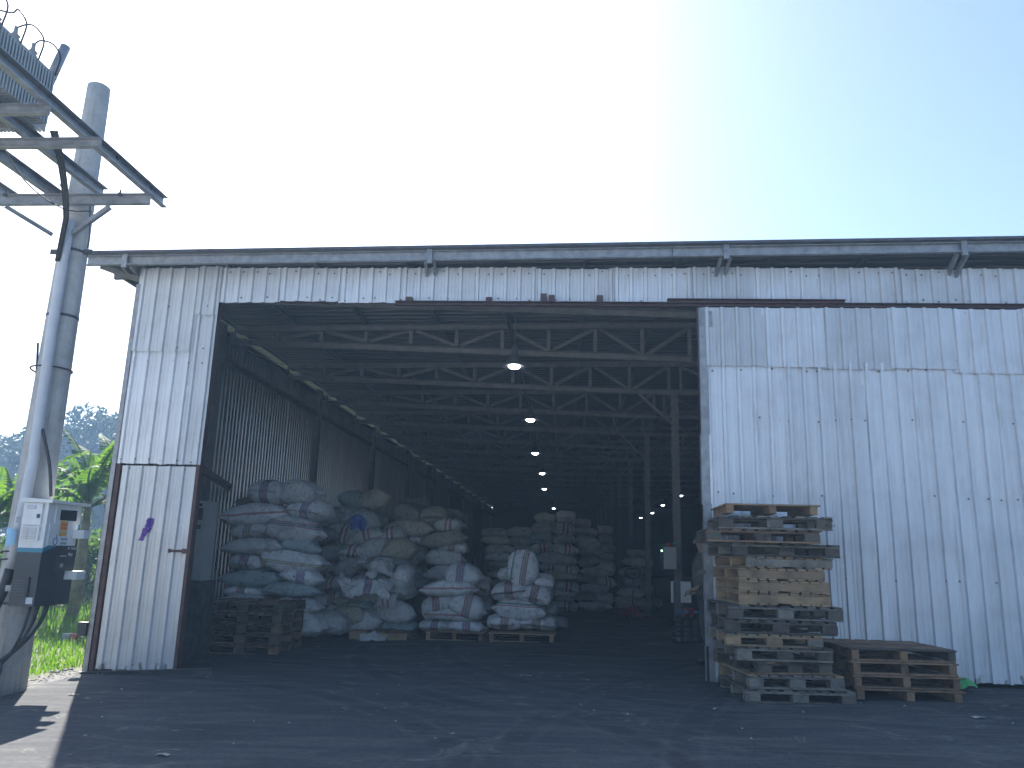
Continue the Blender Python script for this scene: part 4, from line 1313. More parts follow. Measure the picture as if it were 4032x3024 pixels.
# person half hidden behind the sliding door edge
def person():
    bx, by = 1.93, 11.25
    g0 = gz(bx)
    verts = {
        'pel': (0, 0, .92, .145), 'wst': (-.01, 0, 1.08, .135), 'chs': (-.01, 0, 1.28, .150), 'nbs': (0, 0, 1.44, .085), 'nck': (-.015, 0, 1.50, .058), 'hd0': (-.03, 0, 1.57, .085), 'hd1': (-.025, 0, 1.66, .098), 'hd2': (-.015, 0, 1.72, .060),
        'hl': (0, -.09, .88, .095), 'kl': (-.03, -.10, .48, .068), 'al': (.02, -.10, .10, .045), 'fl': (-.06, -.11, .045, .040), 'tl': (-.17, -.115, .035, .030),
        'hr': (0, .09, .88, .095), 'kr': (.0, .10, .48, .068), 'ar': (.05, .10, .10, .045), 'fr': (-.03, .11, .045, .040), 'tr': (-.14, .115, .035, .030),
        'sl': (0, -.19, 1.38, .068), 'el': (-.02, -.25, 1.10, .050), 'wl': (-.16, -.27, .98, .034),
        'sr': (0, .19, 1.38, .068), 'er': (.02, .24, 1.10, .050), 'wr': (-.10, .22, .92, .034)}
    edges = [('pel', 'wst'), ('wst', 'chs'), ('chs', 'nbs'), ('nbs', 'nck'), ('nck', 'hd0'), ('hd0', 'hd1'), ('hd1', 'hd2'),
             ('pel', 'hl'), ('hl', 'kl'), ('kl', 'al'), ('al', 'fl'), ('fl', 'tl'), ('pel', 'hr'), ('hr', 'kr'), ('kr', 'ar'), ('ar', 'fr'), ('fr', 'tr'),
             ('nbs', 'sl'), ('sl', 'el'), ('el', 'wl'), ('nbs', 'sr'), ('sr', 'er'), ('er', 'wr')]
    for sd, wn_, sgn in (('l', 'wl', -1), ('r', 'wr', 1)):
        wx, wy, wz, _ = verts[wn_]
        verts['p' + sd] = (wx - .055, wy, wz - .015, .030)
        edges.append((wn_, 'p' + sd))
        for k, (dy, ln) in enumerate(((-.030, .060), (-.010, .072), (.010, .068), (.028, .052))):
            verts[f'{sd}{k}a'] = (wx - .095, wy + dy, wz - .02, .0095)
            verts[f'{sd}{k}b'] = (wx - .095 - ln * .6, wy + dy, wz - .035, .0085)
            verts[f'{sd}{k}c'] = (wx - .095 - ln * .8, wy + dy, wz - .065, .0075)
            edges += [('p' + sd, f'{sd}{k}a'), (f'{sd}{k}a', f'{sd}{k}b'), (f'{sd}{k}b', f'{sd}{k}c')]
        verts[f'{sd}ta'] = (wx - .045, wy - sgn * .035, wz + .005, .011)
        verts[f'{sd}tb'] = (wx - .085, wy - sgn * .050, wz - .005, .009)
        edges += [('p' + sd, f'{sd}ta'), (f'{sd}ta', f'{sd}tb')]
    names = list(verts)
    me = bpy.data.meshes.new('person')
    me.from_pydata([verts[k][:3] for k in names], [(names.index(a), names.index(b)) for a, b in edges], [])
    o = bpy.data.objects.new('person_tmp', me)
    COL.objects.link(o)
    md = o.modifiers.new('skin', 'SKIN'); md.use_smooth_shade = True
    for i, k in enumerate(names):
        r = verts[k][3]
        sv = me.skin_vertices[0].data[i]
        sv.radius = (r, r * (1.25 if k in ('chs', 'wst', 'pel') else 1.0))
        sv.use_root = (k == 'pel')
    sb = o.modifiers.new('sub', 'SUBSURF'); sb.levels = 2; sb.render_levels = 2
    dg = bpy.context.evaluated_depsgraph_get()
    m2 = bpy.data.meshes.new_from_object(o.evaluated_get(dg))
    bpy.data.objects.remove(o)
    m2.materials.clear()
    for k in ('shirt', 'trousers', 'skin', 'hair', 'black'):
        m2.materials.append(MATS[k])
    for p in m2.polygons:
        p.use_smooth = True
        c = p.center
        arm = abs(c.y) > .17 and c.z < 1.35
        if c.z < .09: p.material_index = 4
        elif arm and c.x < -.13 and c.z < 1.04: p.material_index = 2
        elif arm and c.y > 0 and c.x < -.07 and c.z < .96: p.material_index = 2
        elif c.z > 1.665 or (c.z > 1.56 and c.x > .02): p.material_index = 3
        elif c.z > 1.475: p.material_index = 2
        elif c.z > .90 or arm: p.material_index = 0
        else: p.material_index = 1
    po = bpy.data.objects.new('person', m2)
    COL.objects.link(po)
    po.location = (bx, by, g0 + .0)
    tag(po, 'person in olive-grey shirt and dark trousers standing half behind the sliding door', 'person')
    fm = MB()
    fm.lathe([(.002, 0), (.014, .008), (.016, .02), (.010, .045)], (-.128, 0, 1.585), 8)
    for s in (-1, 1):
        fm.lathe([(.004, -.012), (.012, 0), (.004, .012)], (-.112, s * .036, 1.635), 8)
        fm.lathe([(.006, -.03), (.016, -.01), (.020, .015), (.008, .03)], (-.02, s * .095, 1.62), 8)
    fm.box(-.118, -.108, -.024, .024, 1.548, 1.556)
    c = bpy.data.objects.new('face_features', fm.mesh('face_features', True))
    c.data.materials.append(MATS['skin']); COL.objects.link(c); c.parent = po
person()

# ================================================================== UTILITY POLE
PX, PY_ = -5.88, 8.27
g0 = gz(PX)
pole = thing('utility_pole', 'grey round concrete utility pole carrying a steel platform', 'utility pole', (PX, PY_, g0))
local(pole, 'shaft', MB().lathe([(.215, -.05), (.205, 1.0), (.185, 2.5), (.16, 4.8), (.135, 6.8), (.132, 7.10), (.09, 7.13)], n=28).mesh('shaft', True), 'concrete')
for z_ in (4.75, 3.95, 1.45, .75):
    r_ = .205 - .0105 * z_
    bm_ = MB().lathe([(r_ + .004, 0), (r_ + .010, .004), (r_ + .010, .03), (r_ + .004, .034)], (0, 0, z_ - g0), 24)
    if z_ == 4.75:
        bm_.box(r_, r_ + .10, -.04, -.02, z_ - g0 - .01, z_ - g0 + .05); bm_.box(-r_ - .10, -r_, -.04, -.02, z_ - g0 - .01, z_ - g0 + .05)
    local(pole, 'band', bm_.mesh('band'), 'darksteel')
local(pole, 'foot_block', MB().add(*(lambda m: (m.v, m.f))(MB().box(-.42, .10, -.62, -.20, .26, .34))).mesh('foot_block'), 'concrete')
# conduit
def pl(px, py, Y):
    return at(px, py, Y) - Vector((PX, PY_, g0))
Yp = PY_ - .26
cp = [pl(275, 868, Yp + .04), pl(205, 1300, Yp + .02), pl(133, 1804, Yp), pl(42, 2235, Yp)]
local(pole, 'conduit', MB().tube([cp[0].lerp(cp[1], i / 3) for i in range(3)] + [cp[1].lerp(cp[2], i / 3) for i in range(3)] + [cp[2].lerp(cp[3], i / 3) for i in range(4)], .056, 16).mesh('conduit', True), 'pvc')
for z_ in (3.32, 1.30, 1.22):
    r_ = .205 - .0105 * z_
    local(pole, 'cable_tie', MB().tube([(math.cos(a_) * (r_ + .015 + .11 * max(0, -math.sin(a_)) ** 3), math.sin(a_) * (r_ + .015 + .11 * max(0, -math.sin(a_)) ** 3), z_ - g0 + .02 * math.cos(a_)) for a_ in [i * 2 * math.pi / 28 for i in range(29)]], .010, 6).mesh('ties', True), 'cable')
# platform steel
def beam(name, a, b, w=.06, h=.11, flip=False):
    m = MB()
    a, b = Vector(a) - Vector((PX, PY_, g0)), Vector(b) - Vector((PX, PY_, g0))
    m.channel(a, b, -w if flip else w, h, .010)
    c = local(pole, name, m.mesh(name), 'galv')
    return c
ZP = 5.32
beam('cross_beam', (-7.4, 8.02, ZP), (-4.86, 8.02, ZP), .05, .13)
for X, y1 in ((-4.91, 8.36), (-5.52, 8.12), (-6.12, 8.34)):
    beam('platform_beam', (X, 4.6, ZP + .13), (X, y1, ZP + .13), .06, .13)
beam('platform_beam', (-6.72, 4.6, ZP + .13), (-6.72, 8.3, ZP + .13), .06, .13)
beam('cross_beam', (-6.8, 6.8, ZP + .02), (-4.72, 6.8, ZP + .02), .05, .10)
beam('cross_beam', (-6.8, 6.2, ZP + .02), (-4.85, 6.2, ZP + .02), .05, .10)
beam('knee_brace', (-5.35, 8.02, ZP - .07), (-5.80, 8.04, 4.90), .04, .05)
beam('knee_brace', (-6.62, 8.02, ZP - .07), (-6.0, 8.04, 4.90), .04, .05)
bolts = MB()
for X, Yb, zb_ in ((-5.92, 8.0, ZP + .12), (-5.2, 8.0, ZP), (-6.6, 8.0, ZP), (-5.60, 8.05, ZP + .2), (-4.91, 7.4, ZP + .13), (-4.91, 7.0, ZP + .13), (-4.91, 8.1, ZP + .13)):
    bolts.lathe([(.025, 0), (.025, .03), (.012, .035), (.012, .07)], (X - PX, Yb - PY_ - .04, zb_ - g0 + .03), 8)
local(pole, 'bolt_set', bolts.mesh('bolts'), 'darksteel')
# cables dropping from transformer into the conduit
for k in range(3):
    a = Vector((-5.35 + .03 * k, 6.9, 5.55)); b = Vector((-5.80 + .02 * k, 7.92, 5.05)); c_ = Vector((-5.86 + .015 * k, 7.98, 4.55))
    pts = []
    for i in range(12):
        t = i / 11
        p = a * (1 - t) ** 2 + (Vector((-5.50 + .04 * k, 7.4, 5.30 - .05 * k))) * 2 * t * (1 - t) + b * t * t
        pts.append(p - Vector((PX, PY_, g0)))
    pts.append(c_ - Vector((PX, PY_, g0)))
    local(pole, 'cable', MB().tube(pts, .014, 7).mesh('cable', True), 'cable')
pts = [Vector((-5.9, 6.9, 5.45)), Vector((-5.75, 7.2, 5.12)), Vector((-5.6, 7.6, 5.02)), Vector((-5.5, 7.95, 5.15))]
local(pole, 'cable', MB().tube(curve([p - Vector((PX, PY_, g0)) for p in pts]), .007, 6).mesh('cable', True), 'cable')
w_ = [pl(355, 800, PY_ - .22), pl(352, 930, PY_ - .2), pl(345, 975, PY_ - .1)]
local(pole, 'cable', MB().tube(curve(w_), .008, 6).mesh('cable', True), 'cable')
w_ = [pl(168, 1690, Yp), pl(195, 1830, Yp), pl(201, 1955, Yp + .05)]
local(pole, 'cable', MB().tube(curve(w_), .017, 7).mesh('cable', True), 'cable')
w_ = [pl(150, 1350, Yp + .12), pl(143, 1500, Yp + .15), pl(152, 1580, Yp + .1)]
local(pole, 'cable', MB().tube(curve(w_), .012, 7).mesh('cable', True), 'cable')

# transformer on the platform
tr = thing('transformer', 'finned oil transformer with bushings standing on the pole platform', 'transformer', (-5.85, 6.2, ZP + .20))
TX0, TX1, TY0, TY1, TZ = -6.45 + 5.85, -5.33 + 5.85, 5.0 - 6.2, 6.90 - 6.2, .60
local(tr, 'tank', MB().box(TX0 + .12, TX1 - .10, TY0 + .12, TY1 - .10, .0, TZ).mesh('tank'), 'tank')
local(tr, 'lid', MB().box(TX0 + .05, TX1 - .03, TY0 + .05, TY1 - .03, TZ + .002, TZ + .04).mesh('lid'), 'tank')
y = TY0 + .16
while y < TY1 - .12:
    local(tr, 'fin', MB().box(TX1 - .10, TX1 + .02, y, y + .020, .03, TZ - .02).mesh('fin'), 'tank'); y += .042
x = TX0 + .16
while x < TX1 - .12:
    local(tr, 'fin', MB().box(x, x + .020, TY1 - .10, TY1 + .02, .03, TZ - .02).mesh('fin'), 'tank'); x += .042
local(tr, 'skid', MB().box(TX0 + .1, TX1 - .2, TY0 + .1, TY1 - .2, -.055, -.001).mesh('skid'), 'darksteel')
bz = TZ + .042
for k in range(4):
    bx_, by_ = TX1 - .18, TY1 - .24 - .26 * k
    pr = [(.035, 0)]
    for j in range(4):
        pr += [(.05, .02 + j * .04), (.03, .04 + j * .04)]
    pr += [(.02, .19), (.02, .24)]
    b = local(tr, 'bushing', MB().lathe(pr, (bx_, by_, bz), 14).mesh('bushing', True), 'ceramic')
    local(b, 'jumper', MB().tube(curve([(bx_, by_, bz + .23), (bx_ + .05, by_ + .02 + .05 * k, bz + .29 + .03 * (k % 2)), (bx_ + .14, by_ + .08, bz + .29), (bx_ + .20, by_ + .14, bz + .18), (bx_ + .16, by_ + .16, bz - .02)]), .009, 7).mesh('jumper', True), 'cable')
local(tr, 'conservator', MB().tube([(TX1 - .10, TY1 - .05, TZ - .05), (TX1 - .02, TY1 + .0, TZ + .42)], .05, 12).mesh('c', True), 'galv')

# meter cabinet on the pole
BX0, BX1, BY0, BY1 = -5.67, -5.40, 7.85, 8.42
BZ0, BZ1 = .76, 1.86
mb_ = thing('meter_cabinet', 'white and black electricity meter cabinet strapped to the concrete pole', 'meter cabinet', (BX0, BY0, BZ0))
def bl_(name, x0, x1, y0, y1, z0, z1, mat, parent=None):
    return local(parent or mb_, name, MB().box(x0 - BX0, x1 - BX0, y0 - BY0, y1 - BY0, z0 - BZ0, z1 - BZ0).mesh(name), mat)
ZS = 1.345                       # where white meets the band on the short face
bl_('lower_body', BX0, BX1, BY0, BY1, BZ0, ZS - .03, 'black')
bl_('upper_body', BX0, BX1, BY0, BY1, ZS - .028, BZ1 - .03, 'white')
bl_('teal_band', BX0 - .002, BX1 + .002, BY0 - .003, BY0 - .0005, ZS - .045, ZS + .0, 'teal')
# slanted teal band and black panel on the long face (x = BX1)
def poly_x(name, pts, x, mat):
    vs = [(x - BX0, y - BY0, z - BZ0) for y, z in pts] + [(x - .0025 - BX0, y - BY0, z - BZ0) for y, z in pts]
    n_ = len(pts)
    fs = [tuple(range(n_)), tuple(range(2 * n_ - 1, n_ - 1, -1))] + [((i + 1) % n_, i, i + n_, (i + 1) % n_ + n_) for i in range(n_)]
    return local(mb_, name, MB().add(vs, fs).mesh(name), mat)
poly_x('black_panel', [(BY0, ZS - .04), (BY0, ZS - .02), (8.10, ZS + .06), (8.12, ZS + .09), (BY1, ZS + .24), (BY1, ZS - .04)], BX1 + .003, 'black')
poly_x('teal_stripe', [(BY0, ZS - .045), (BY0, ZS + .0), (8.07, ZS + .075), (8.09, ZS + .115), (BY1, ZS + .27), (BY1, ZS + .23), (8.13, ZS + .08), (8.11, ZS + .04)], BX1 + .0065, 'teal')
cap = MB()
cap.add([(p[0] - BX0, p[1] - BY0, p[2] - BZ0) for p in [(BX0 - .02, BY0 - .04, BZ1), (BX1 + .06, BY0 - .04, BZ1 - .02), (BX1 + .06, BY1 + .06, BZ1 - .02), (BX0 - .02, BY1 + .06, BZ1), (BX0 - .02, BY0 - .04, BZ1 - .05), (BX1 + .06, BY0 - .04, BZ1 - .05), (BX1 + .06, BY1 + .06, BZ1 - .05), (BX0 - .02, BY1 + .06, BZ1 - .05)]],
        [(0, 1, 2, 3), (7, 6, 5, 4), (0, 4, 5, 1), (1, 5, 6, 2), (2, 6, 7, 3), (3, 7, 4, 0)])
local(mb_, 'roof_cap', cap.mesh('cap'), 'white')
sd = bl_('small_door', BX0 + .015, BX1 - .05, BY0 - .025, BY0 - .002, 1.58, 1.80, 'white')
bl_('name_plate', BX0 + .05, BX0 + .15, BY0 - .033, BY0 - .026, 1.74, 1.785, 'pvc', None)
bl_('lock', BX1 - .09, BX1 - .065, BY0 - .04, BY0 - .026, 1.65, 1.69, 'darksteel', None)
lv = bl_('louvre_panel', BX0 + .02, BX1 - .05, BY0 - .03, BY0 - .002, 1.42, 1.565, 'white')
for k in range(6):
    for s in (0, 1):
        bl_('louvre', BX0 + .04 + s * .085, BX0 + .11 + s * .085, BY0 - .045, BY0 - .031, 1.435 + k * .021, 1.443 + k * .021, 'pvc')
for k in range(6):
    bl_('louvre', BX0 + .03, BX0 + .17, BY0 - .03, BY0 - .012, .87 + k * .028, .879 + k * .028, 'darksteel')
bl_('lower_vent', BX0 + .015, BX0 + .19, BY0 - .022, BY0 - .002, .85, 1.05, 'black')
bl_('window_hood', BX1 + .001, BX1 + .012, 7.97, 8.36, 1.60, 1.80, 'white')
bl_('window', BX1 + .013, BX1 + .017, 8.04, 8.32, 1.64, 1.75, 'glassdark')
bl_('warning_sticker', BX1 + .002, BX1 + .0035, 8.03, 8.16, 1.485, 1.61, 'yellow') if False else None
st = bl_('warning_sticker', BX1 + .0135, BX1 + .015, 8.06, 8.19, 1.475, 1.632, 'yellow')
bl_('sticker_print', BX1 + .0152, BX1 + .0162, 8.075, 8.175, 1.585, 1.61, 'orange'); bl_('sticker_print', BX1 + .0152, BX1 + .0162, 8.075, 8.175, 1.545, 1.572, 'orange'); bl_('sticker_print', BX1 + .0152, BX1 + .0162, 8.07, 8.18, 1.520, 1.532, 'pvc')
bl_('door_panel', BX1 + .001, BX1 + .013, 7.90, 8.37, 1.375, 1.598, 'white')
bl_('hinge_box', BX1 + .014, BX1 + .14, 8.30, 8.42, 1.455, 1.545, 'white')
bl_('lower_hinge_box', BX1 + .008, BX1 + .15, 8.26, 8.41, 1.02, 1.11, 'white')
bl_('lock_housing', BX1 + .007, BX1 + .05, 8.06, 8.20, 1.08, 1.27, 'black'); bl_('lock_lip', BX1 + .0505, BX1 + .054, 8.08, 8.18, 1.262, 1.27, 'pvc')
bl_('key_lock', BX1 + .0505, BX1 + .06, 8.10, 8.14, 1.15, 1.19, 'galv')
bl_('rating_label', BX1 - .09, BX1 - .02, BY0 - .004, BY0 - .001, .785, .85, 'pvc')
bl_('mount_bracket', BX0 - .10, BX0 - .001, BY0 + .05, BY0 + .12, 1.60, 1.66, 'galv'); bl_('mount_bracket', BX0 - .10, BX0 - .001, BY0 + .05, BY0 + .12, .90, .96, 'galv')
def letter(s, size, y, z, mat, x=BX1 + .0142, lean=0):
    local(mb_, 'lettering', text_mesh(s, size), mat, (x - BX0, y - BY0, z - BZ0), (math.pi / 2, 0, math.pi / 2))
letter('listrik', .048, 8.16, 1.445, 'navy')
letter('pintar', .048, 8.16, 1.402, 'navy')
ring = MB().tube([(BX1 + .015 - BX0, 8.015 - BY0 + .033 * math.sin(a_), 1.415 - BZ0 + .033 * math.cos(a_)) for a_ in [.35 + i * 5.6 / 20 for i in range(21)]] , .0045, 6)
ring.tube([(BX1 + .015 - BX0, 8.02 - BY0, 1.442 - BZ0), (BX1 + .015 - BX0, 8.034 - BY0, 1.462 - BZ0), (BX1 + .015 - BX0, 8.026 - BY0, 1.485 - BZ0)], .005, 6)
local(mb_, 'emblem', ring.mesh('emblem', True), 'navy')
letter('PT TATA', .038, 8.335, 1.345, 'offwhite', BX1 + .0062)
letter('Baja', .046, 8.32, 1.285, 'offwhite', BX1 + .0062)
for k, (y, dx) in enumerate(((7.92, 0), (7.98, .02), (8.05, .0), (8.12, .03), (8.2, .01))):
    x = BX1 - .08 + .03 * (k % 2)
    e = onground(60 - 25 * k, 2730 - 8 * k)
    pts = []
    a = Vector((x, y, BZ0)); m1 = Vector((x - .02 + dx, y - .02, .45)); m2 = Vector((-5.62, 7.95 - .04 * k, .18)); b = Vector((-5.95, 7.92 - .05 * k, -.02 + .02 * k))
    for i in range(15):
        t = i / 14
        p = a * (1 - t) ** 3 + m1 * 3 * t * (1 - t) ** 2 + m2 * 3 * t * t * (1 - t) + b * t ** 3
        pts.append(p - Vector((BX0, BY0, BZ0)))
    local(mb_, 'cable', MB().tube(pts, .016, 7).mesh('cable', True), 'cable')
lp = [Vector((-5.72 + .16 * math.cos(a_), 7.62 + .05 * math.sin(a_), -.02 + .17 + .17 * math.sin(a_))) - Vector((BX0, BY0, BZ0)) for a_ in [i * 6.0 / 22 for i in range(23)]]
local(mb_, 'cable', MB().tube(lp, .016, 7).mesh('cable', True), 'cable')
lp = [Vector((-5.60 + .13 * math.cos(a_), 7.60 + .08 * math.sin(a_), -.02 + .14 + .14 * math.sin(a_))) - Vector((BX0, BY0, BZ0)) for a_ in [i * 6.0 / 22 for i in range(23)]]
local(mb_, 'cable', MB().tube(lp, .014, 7).mesh('cable', True), 'cable')
# pale blue face mask tucked in the tie
q = at(36, 2118, PY_ - .38)
o = obj('face_mask', cloth_mesh(.10, .18, .04, 71, 12), 'maskblue', None, q, (R(80), 0, 0)); tag(o, 'pale blue cloth mask hanging from the ties on the pole', 'face mask')
# thick old cable bundle climbing left of the pole
w_ = [at(40, 2240, PY_ - .3), at(10, 2330, PY_ - .32), at(-30, 2420, PY_ - .35), at(-60, 2560, PY_ - .4)]
o = MB().tube(curve(w_), .05, 10).build('cable_bundle', 'cable', None, True); tag(o, 'thick wrapped cable bundle running down left from the conduit end', 'cable')

# ================================================================== SMALL THINGS OUTSIDE
q = onground(3795, 2722)
o = obj('green_bag', cloth_mesh(.24, .18, .10, 31, 18), 'greenpl', None, q + Vector((0, 0, .03)), (0, 0, .3)); tag(o, 'crumpled green plastic bag beside the low pallet stack', 'bag')
q = onground(270, 2528)
bk = thing('brick_block', 'half orange half grey block lying in the grass', 'block', q)
local(bk, 'red_half', MB().box(0, .12, 0, .10, 0, .13).mesh('b'), 'brick'); local(bk, 'grey_half', MB().box(-.13, -.002, .0, .10, 0, .13).mesh('b'), 'concrete')
# litter: straw and paper scraps, too many and small to count
rn = random.Random(9)
lt = MB()
def flake(px, py, ln, w, an):
    p = onground(px, py); z = gz(p.x) + .010
    d = Vector((math.cos(an), math.sin(an), 0)); s = Vector((-d.y, d.x, 0))
    a, b = p - d * ln / 2, p + d * ln / 2
    mid = p + s * rn.uniform(-.3, .3) * ln * .4
    vs = []
    for c, h in ((a, 0), (mid, .012), (b, .003)):
        vs += [(c.x - s.x * w / 2, c.y - s.y * w / 2, z + h), (c.x + s.x * w / 2, c.y + s.y * w / 2, z + h * .6)]
    lt.add(vs, [(0, 2, 3, 1), (2, 4, 5, 3)])
for px, py, ln, w in ((2070, 2664, .14, .05), (2300, 2680, .12, .03), (2000, 2626, .18, .012), (1260, 2549, .1, .04), (3855, 2830, .10, .08), (3750, 2760, .12, .05), (740, 2880, .22, .012), (660, 2960, .16, .012),
                      (455, 2648, .3, .01), (560, 2650, .28, .008), (440, 2652, .12, .02), (640, 2978, .10, .05), (3360, 2770, .16, .03), (2820, 2796, .06, .04), (3200, 2700, .05, .03), (290, 2738, .14, .03), (2440, 2555, .1, .02)):
    flake(px, py, ln, w, rn.uniform(-.6, .6))
for i in range(40):
    flake(rn.uniform(150, 4000), 2640 + abs(rn.gauss(0, 1)) * 190, rn.uniform(.015, .05), rn.uniform(.004, .012), rn.uniform(0, 6.3))
o = lt.build('litter', 'paper'); o['kind'] = 'stuff'; tag(o, 'scattered straw and paper scraps on the dark pavement', 'litter')
# gravel strip along the pavement edge
gr = MB()
for i in range(700):
    t = rn.random() * (len(edge) - 2) + 1
    k = int(min(t, len(edge) - 2)); p = edge[k].lerp(edge[k + 1], t - k)
    x, y = p.x - abs(rn.gauss(0, .16)), p.y + abs(rn.gauss(0, .22)) - .05
    s = rn.uniform(.012, .04)
    gr.lathe([(s * .4, -s * .3), (s, 0), (s * .7, s * .5), (s * .2, s * .7)], (x, y, gz(x) - .02), 5)
o = gr.build('gravel', 'gravel'); o['kind'] = 'stuff'; tag(o, 'loose gravel strip between pavement and grass', 'gravel')

# ================================================================== VEGETATION
def grass_patch():
    rn_ = np.random.default_rng(4)
    vs, fs = [], []
    n = 42000
    X = -6.3 - rn_.random(n) ** 1.3 * 12; Y = 8.6 + rn_.random(n) ** 1.5 * 26
    for x, y in zip(X, Y):
        # keep clear of the pavement edge and of the building
        if x > -5.95 - 0.0 or (y < 9.9 and x > -6.2 - (9.9 - y) * .5):
            continue
        cl = noise.noise((x * .8, y * .8, 0)) * .5 + .5
        far = max(0.0, min(1.0, (y - 10.5) / 5))
        h = (.05 + .22 * cl * rn_.random() ** .5) * (.7 + 1.3 * far)
        w = .006 + .008 * rn_.random()
        an = rn_.random() * 6.28; ln = rn_.random() * .6 * h
        dx, dy = math.cos(an), math.sin(an)
        g = gz(x) - .03
        k = len(vs)
        bx_, by_ = -dy * w, dx * w
        vs += [(x - bx_, y - by_, g), (x + bx_, y + by_, g), (x + dx * ln * .4 + bx_ * .8, y + dy * ln * .4 + by_ * .8, g + h * .6), (x + dx * ln * .4 - bx_ * .8, y + dy * ln * .4 - by_ * .8, g + h * .6), (x + dx * ln, y + dy * ln, g + h * (.9 if ln > .2 * h else 1))]
        fs += [(k, k + 1, k + 2, k + 3), (k + 3, k + 2, k + 4)]
    me = bpy.data.meshes.new('grass'); me.from_pydata(vs, [], fs); me.update()
    o = obj('grass', me, 'grass'); o['kind'] = 'stuff'
    tag(o, 'sunlit green grass and weeds beside the warehouse', 'grass')
grass_patch()
gs = MB()
pts = [(-60, 8.9), (-6.25, 8.9), (-5.95, 9.7), (-5.95, 66), (-60, 66)]
me = bpy.data.meshes.new('grass_ground'); me.from_pydata([(x, y, gz(max(-40, x)) - .022) for x, y in pts], [], [tuple(range(5))])
struct(obj('grass_ground', me, plain('weedy_soil', (.07, .085, .03), .95, 0, .4, 2.5, .4)))

def banana_leaf(L, Wd, bend, twist, seed):
    """leaf along +x rising then drooping, split into torn strips"""
    rn_ = random.Random(seed)
    mb = MB(); nseg = 30
    mid = []
    for i in range(nseg + 1):
        t = i / nseg
        a = twist - bend * t
        if i == 0:
            mid.append(Vector((0, 0, 0)))
        else:
            mid.append(mid[-1] + Vector((math.cos(a), 0, math.sin(a))) * (L / nseg))
    mb.tube(mid, [.03 * (1 - .8 * i / nseg) for i in range(nseg + 1)], 6)
    for s in (-1, 1):
        i = 4
        while i < nseg:
            k = rn_.choice([1, 1, 1, 2])
            j = min(nseg, i + k)
            gap = .22 * rn_.random()
            droop = rn_.uniform(.05, .55)
            rows = []
            for q in range(i, j + 1):
                t = q / nseg
                wd = Wd * math.sin(math.pi * min(1, max(.02, (t - .1) / .9)) ** .75) ** .6
                p = mid[q]
                d = (mid[min(q + 1, nseg)] - mid[max(q - 1, 0)]).normalized()
                up = Vector((-d.z, 0, d.x))
                off = 0 if q < j else -gap / 3
                row = []
                for m in range(5):
                    f = m / 4
                    row.append(p + d * (off * .3 + .12 * f * wd) + Vector((0, s, 0)) * (wd * f * math.cos(droop * f)) + up * (.10 * wd * f - droop * wd * f * f))
                rows.append(row)
            vs = [v for r in rows for v in r]
            fs = []
            for a in range(len(rows) - 1):
                for m in range(4):
                    fs.append((a * 5 + m, a * 5 + m + 1, (a + 1) * 5 + m + 1, (a + 1) * 5 + m))
            mb.add(vs, fs)
            i = j
    return mb.mesh('leaf', True)
BL = [banana_leaf(1.9, .23, 1.5, 1.25, 1), banana_leaf(2.1, .25, .9, 1.35, 2), banana_leaf(1.7, .22, 2.0, 1.05, 3), banana_leaf(1.5, .19, .4, 1.45, 4)]
def banana(px, py, Y, h, label, seed, nleaf=8):
    nleaf += 3
    rn_ = random.Random(seed)
    p = at(px, py, Y); p.z = gz(max(-40, p.x)) - .03
    t = thing('banana_plant', label, 'banana plant', p, 'banana plants beside the warehouse')
    local(t, 'stem', MB().tube([(0, 0, 0), (.03, 0, h * .5), (0, .02, h)], [.13, .11, .07], 12).mesh('stem', True), 'stem')
    for k in range(nleaf):
        an = k * 2.4 + rn_.uniform(-.3, .3)
        s = rn_.uniform(.8, 1.15)
        local(t, 'leaf', BL[(k * 3 + seed) % 4], 'leafbanana', (0, 0, h - .05 - .06 * (k % 4)), (rn_.uniform(-.25, .25), rn_.uniform(-.1, .25), an), (s, s, s))
banana(300, 2300, 16.5, 2.6, 'banana plant with upright new leaf just left of the warehouse corner', 1, 9)
banana(400, 2300, 18.5, 3.0, 'banana plant partly hidden by the warehouse corner', 2, 9)
banana(215, 2300, 19.5, 2.3, 'banana plant seen between pole and warehouse behind the others', 3, 8)
banana(20, 2300, 15.5, 2.1, 'banana plant with wide leaves left of the pole', 4, 9)
banana(-90, 2300, 14.5, 2.0, 'banana plant at the left edge of the picture', 5, 8)
banana(120, 2300, 22.5, 2.6, 'banana plant farthest back behind the pole', 6, 8)

def leaf_cloud(centres, n, size, seed):
    rn_ = np.random.default_rng(seed)
    vs, fs = [], []
    tot = sum(c[3] ** 2 for c in centres)
    for cx_, cy_, cz_, r in centres:
        m = int(n * r * r / tot)
        d = rn_.normal(size=(m, 3)); d /= np.linalg.norm(d, axis=1)[:, None]
        rr = r * (rn_.random(m) ** .45)
        P = np.c_[cx_ + d[:, 0] * rr, cy_ + d[:, 1] * rr, cz_ + d[:, 2] * rr * .78]
        A = rn_.normal(size=(m, 3)); A /= np.linalg.norm(A, axis=1)[:, None]
        B = np.cross(A, rn_.normal(size=(m, 3))); B /= np.linalg.norm(B, axis=1)[:, None]
        S = size * (.6 + .8 * rn_.random(m))
        for p, a, b, s in zip(P, A, B, S):
            k = len(vs)
            vs += [tuple(p - a * s * .5), tuple(p + b * s * .25), tuple(p + a * s * .5), tuple(p - b * s * .25)]
            fs.append((k, k + 1, k + 2, k + 3))
    me = bpy.data.meshes.new('crown'); me.from_pydata(vs, [], fs); me.update()
    return me
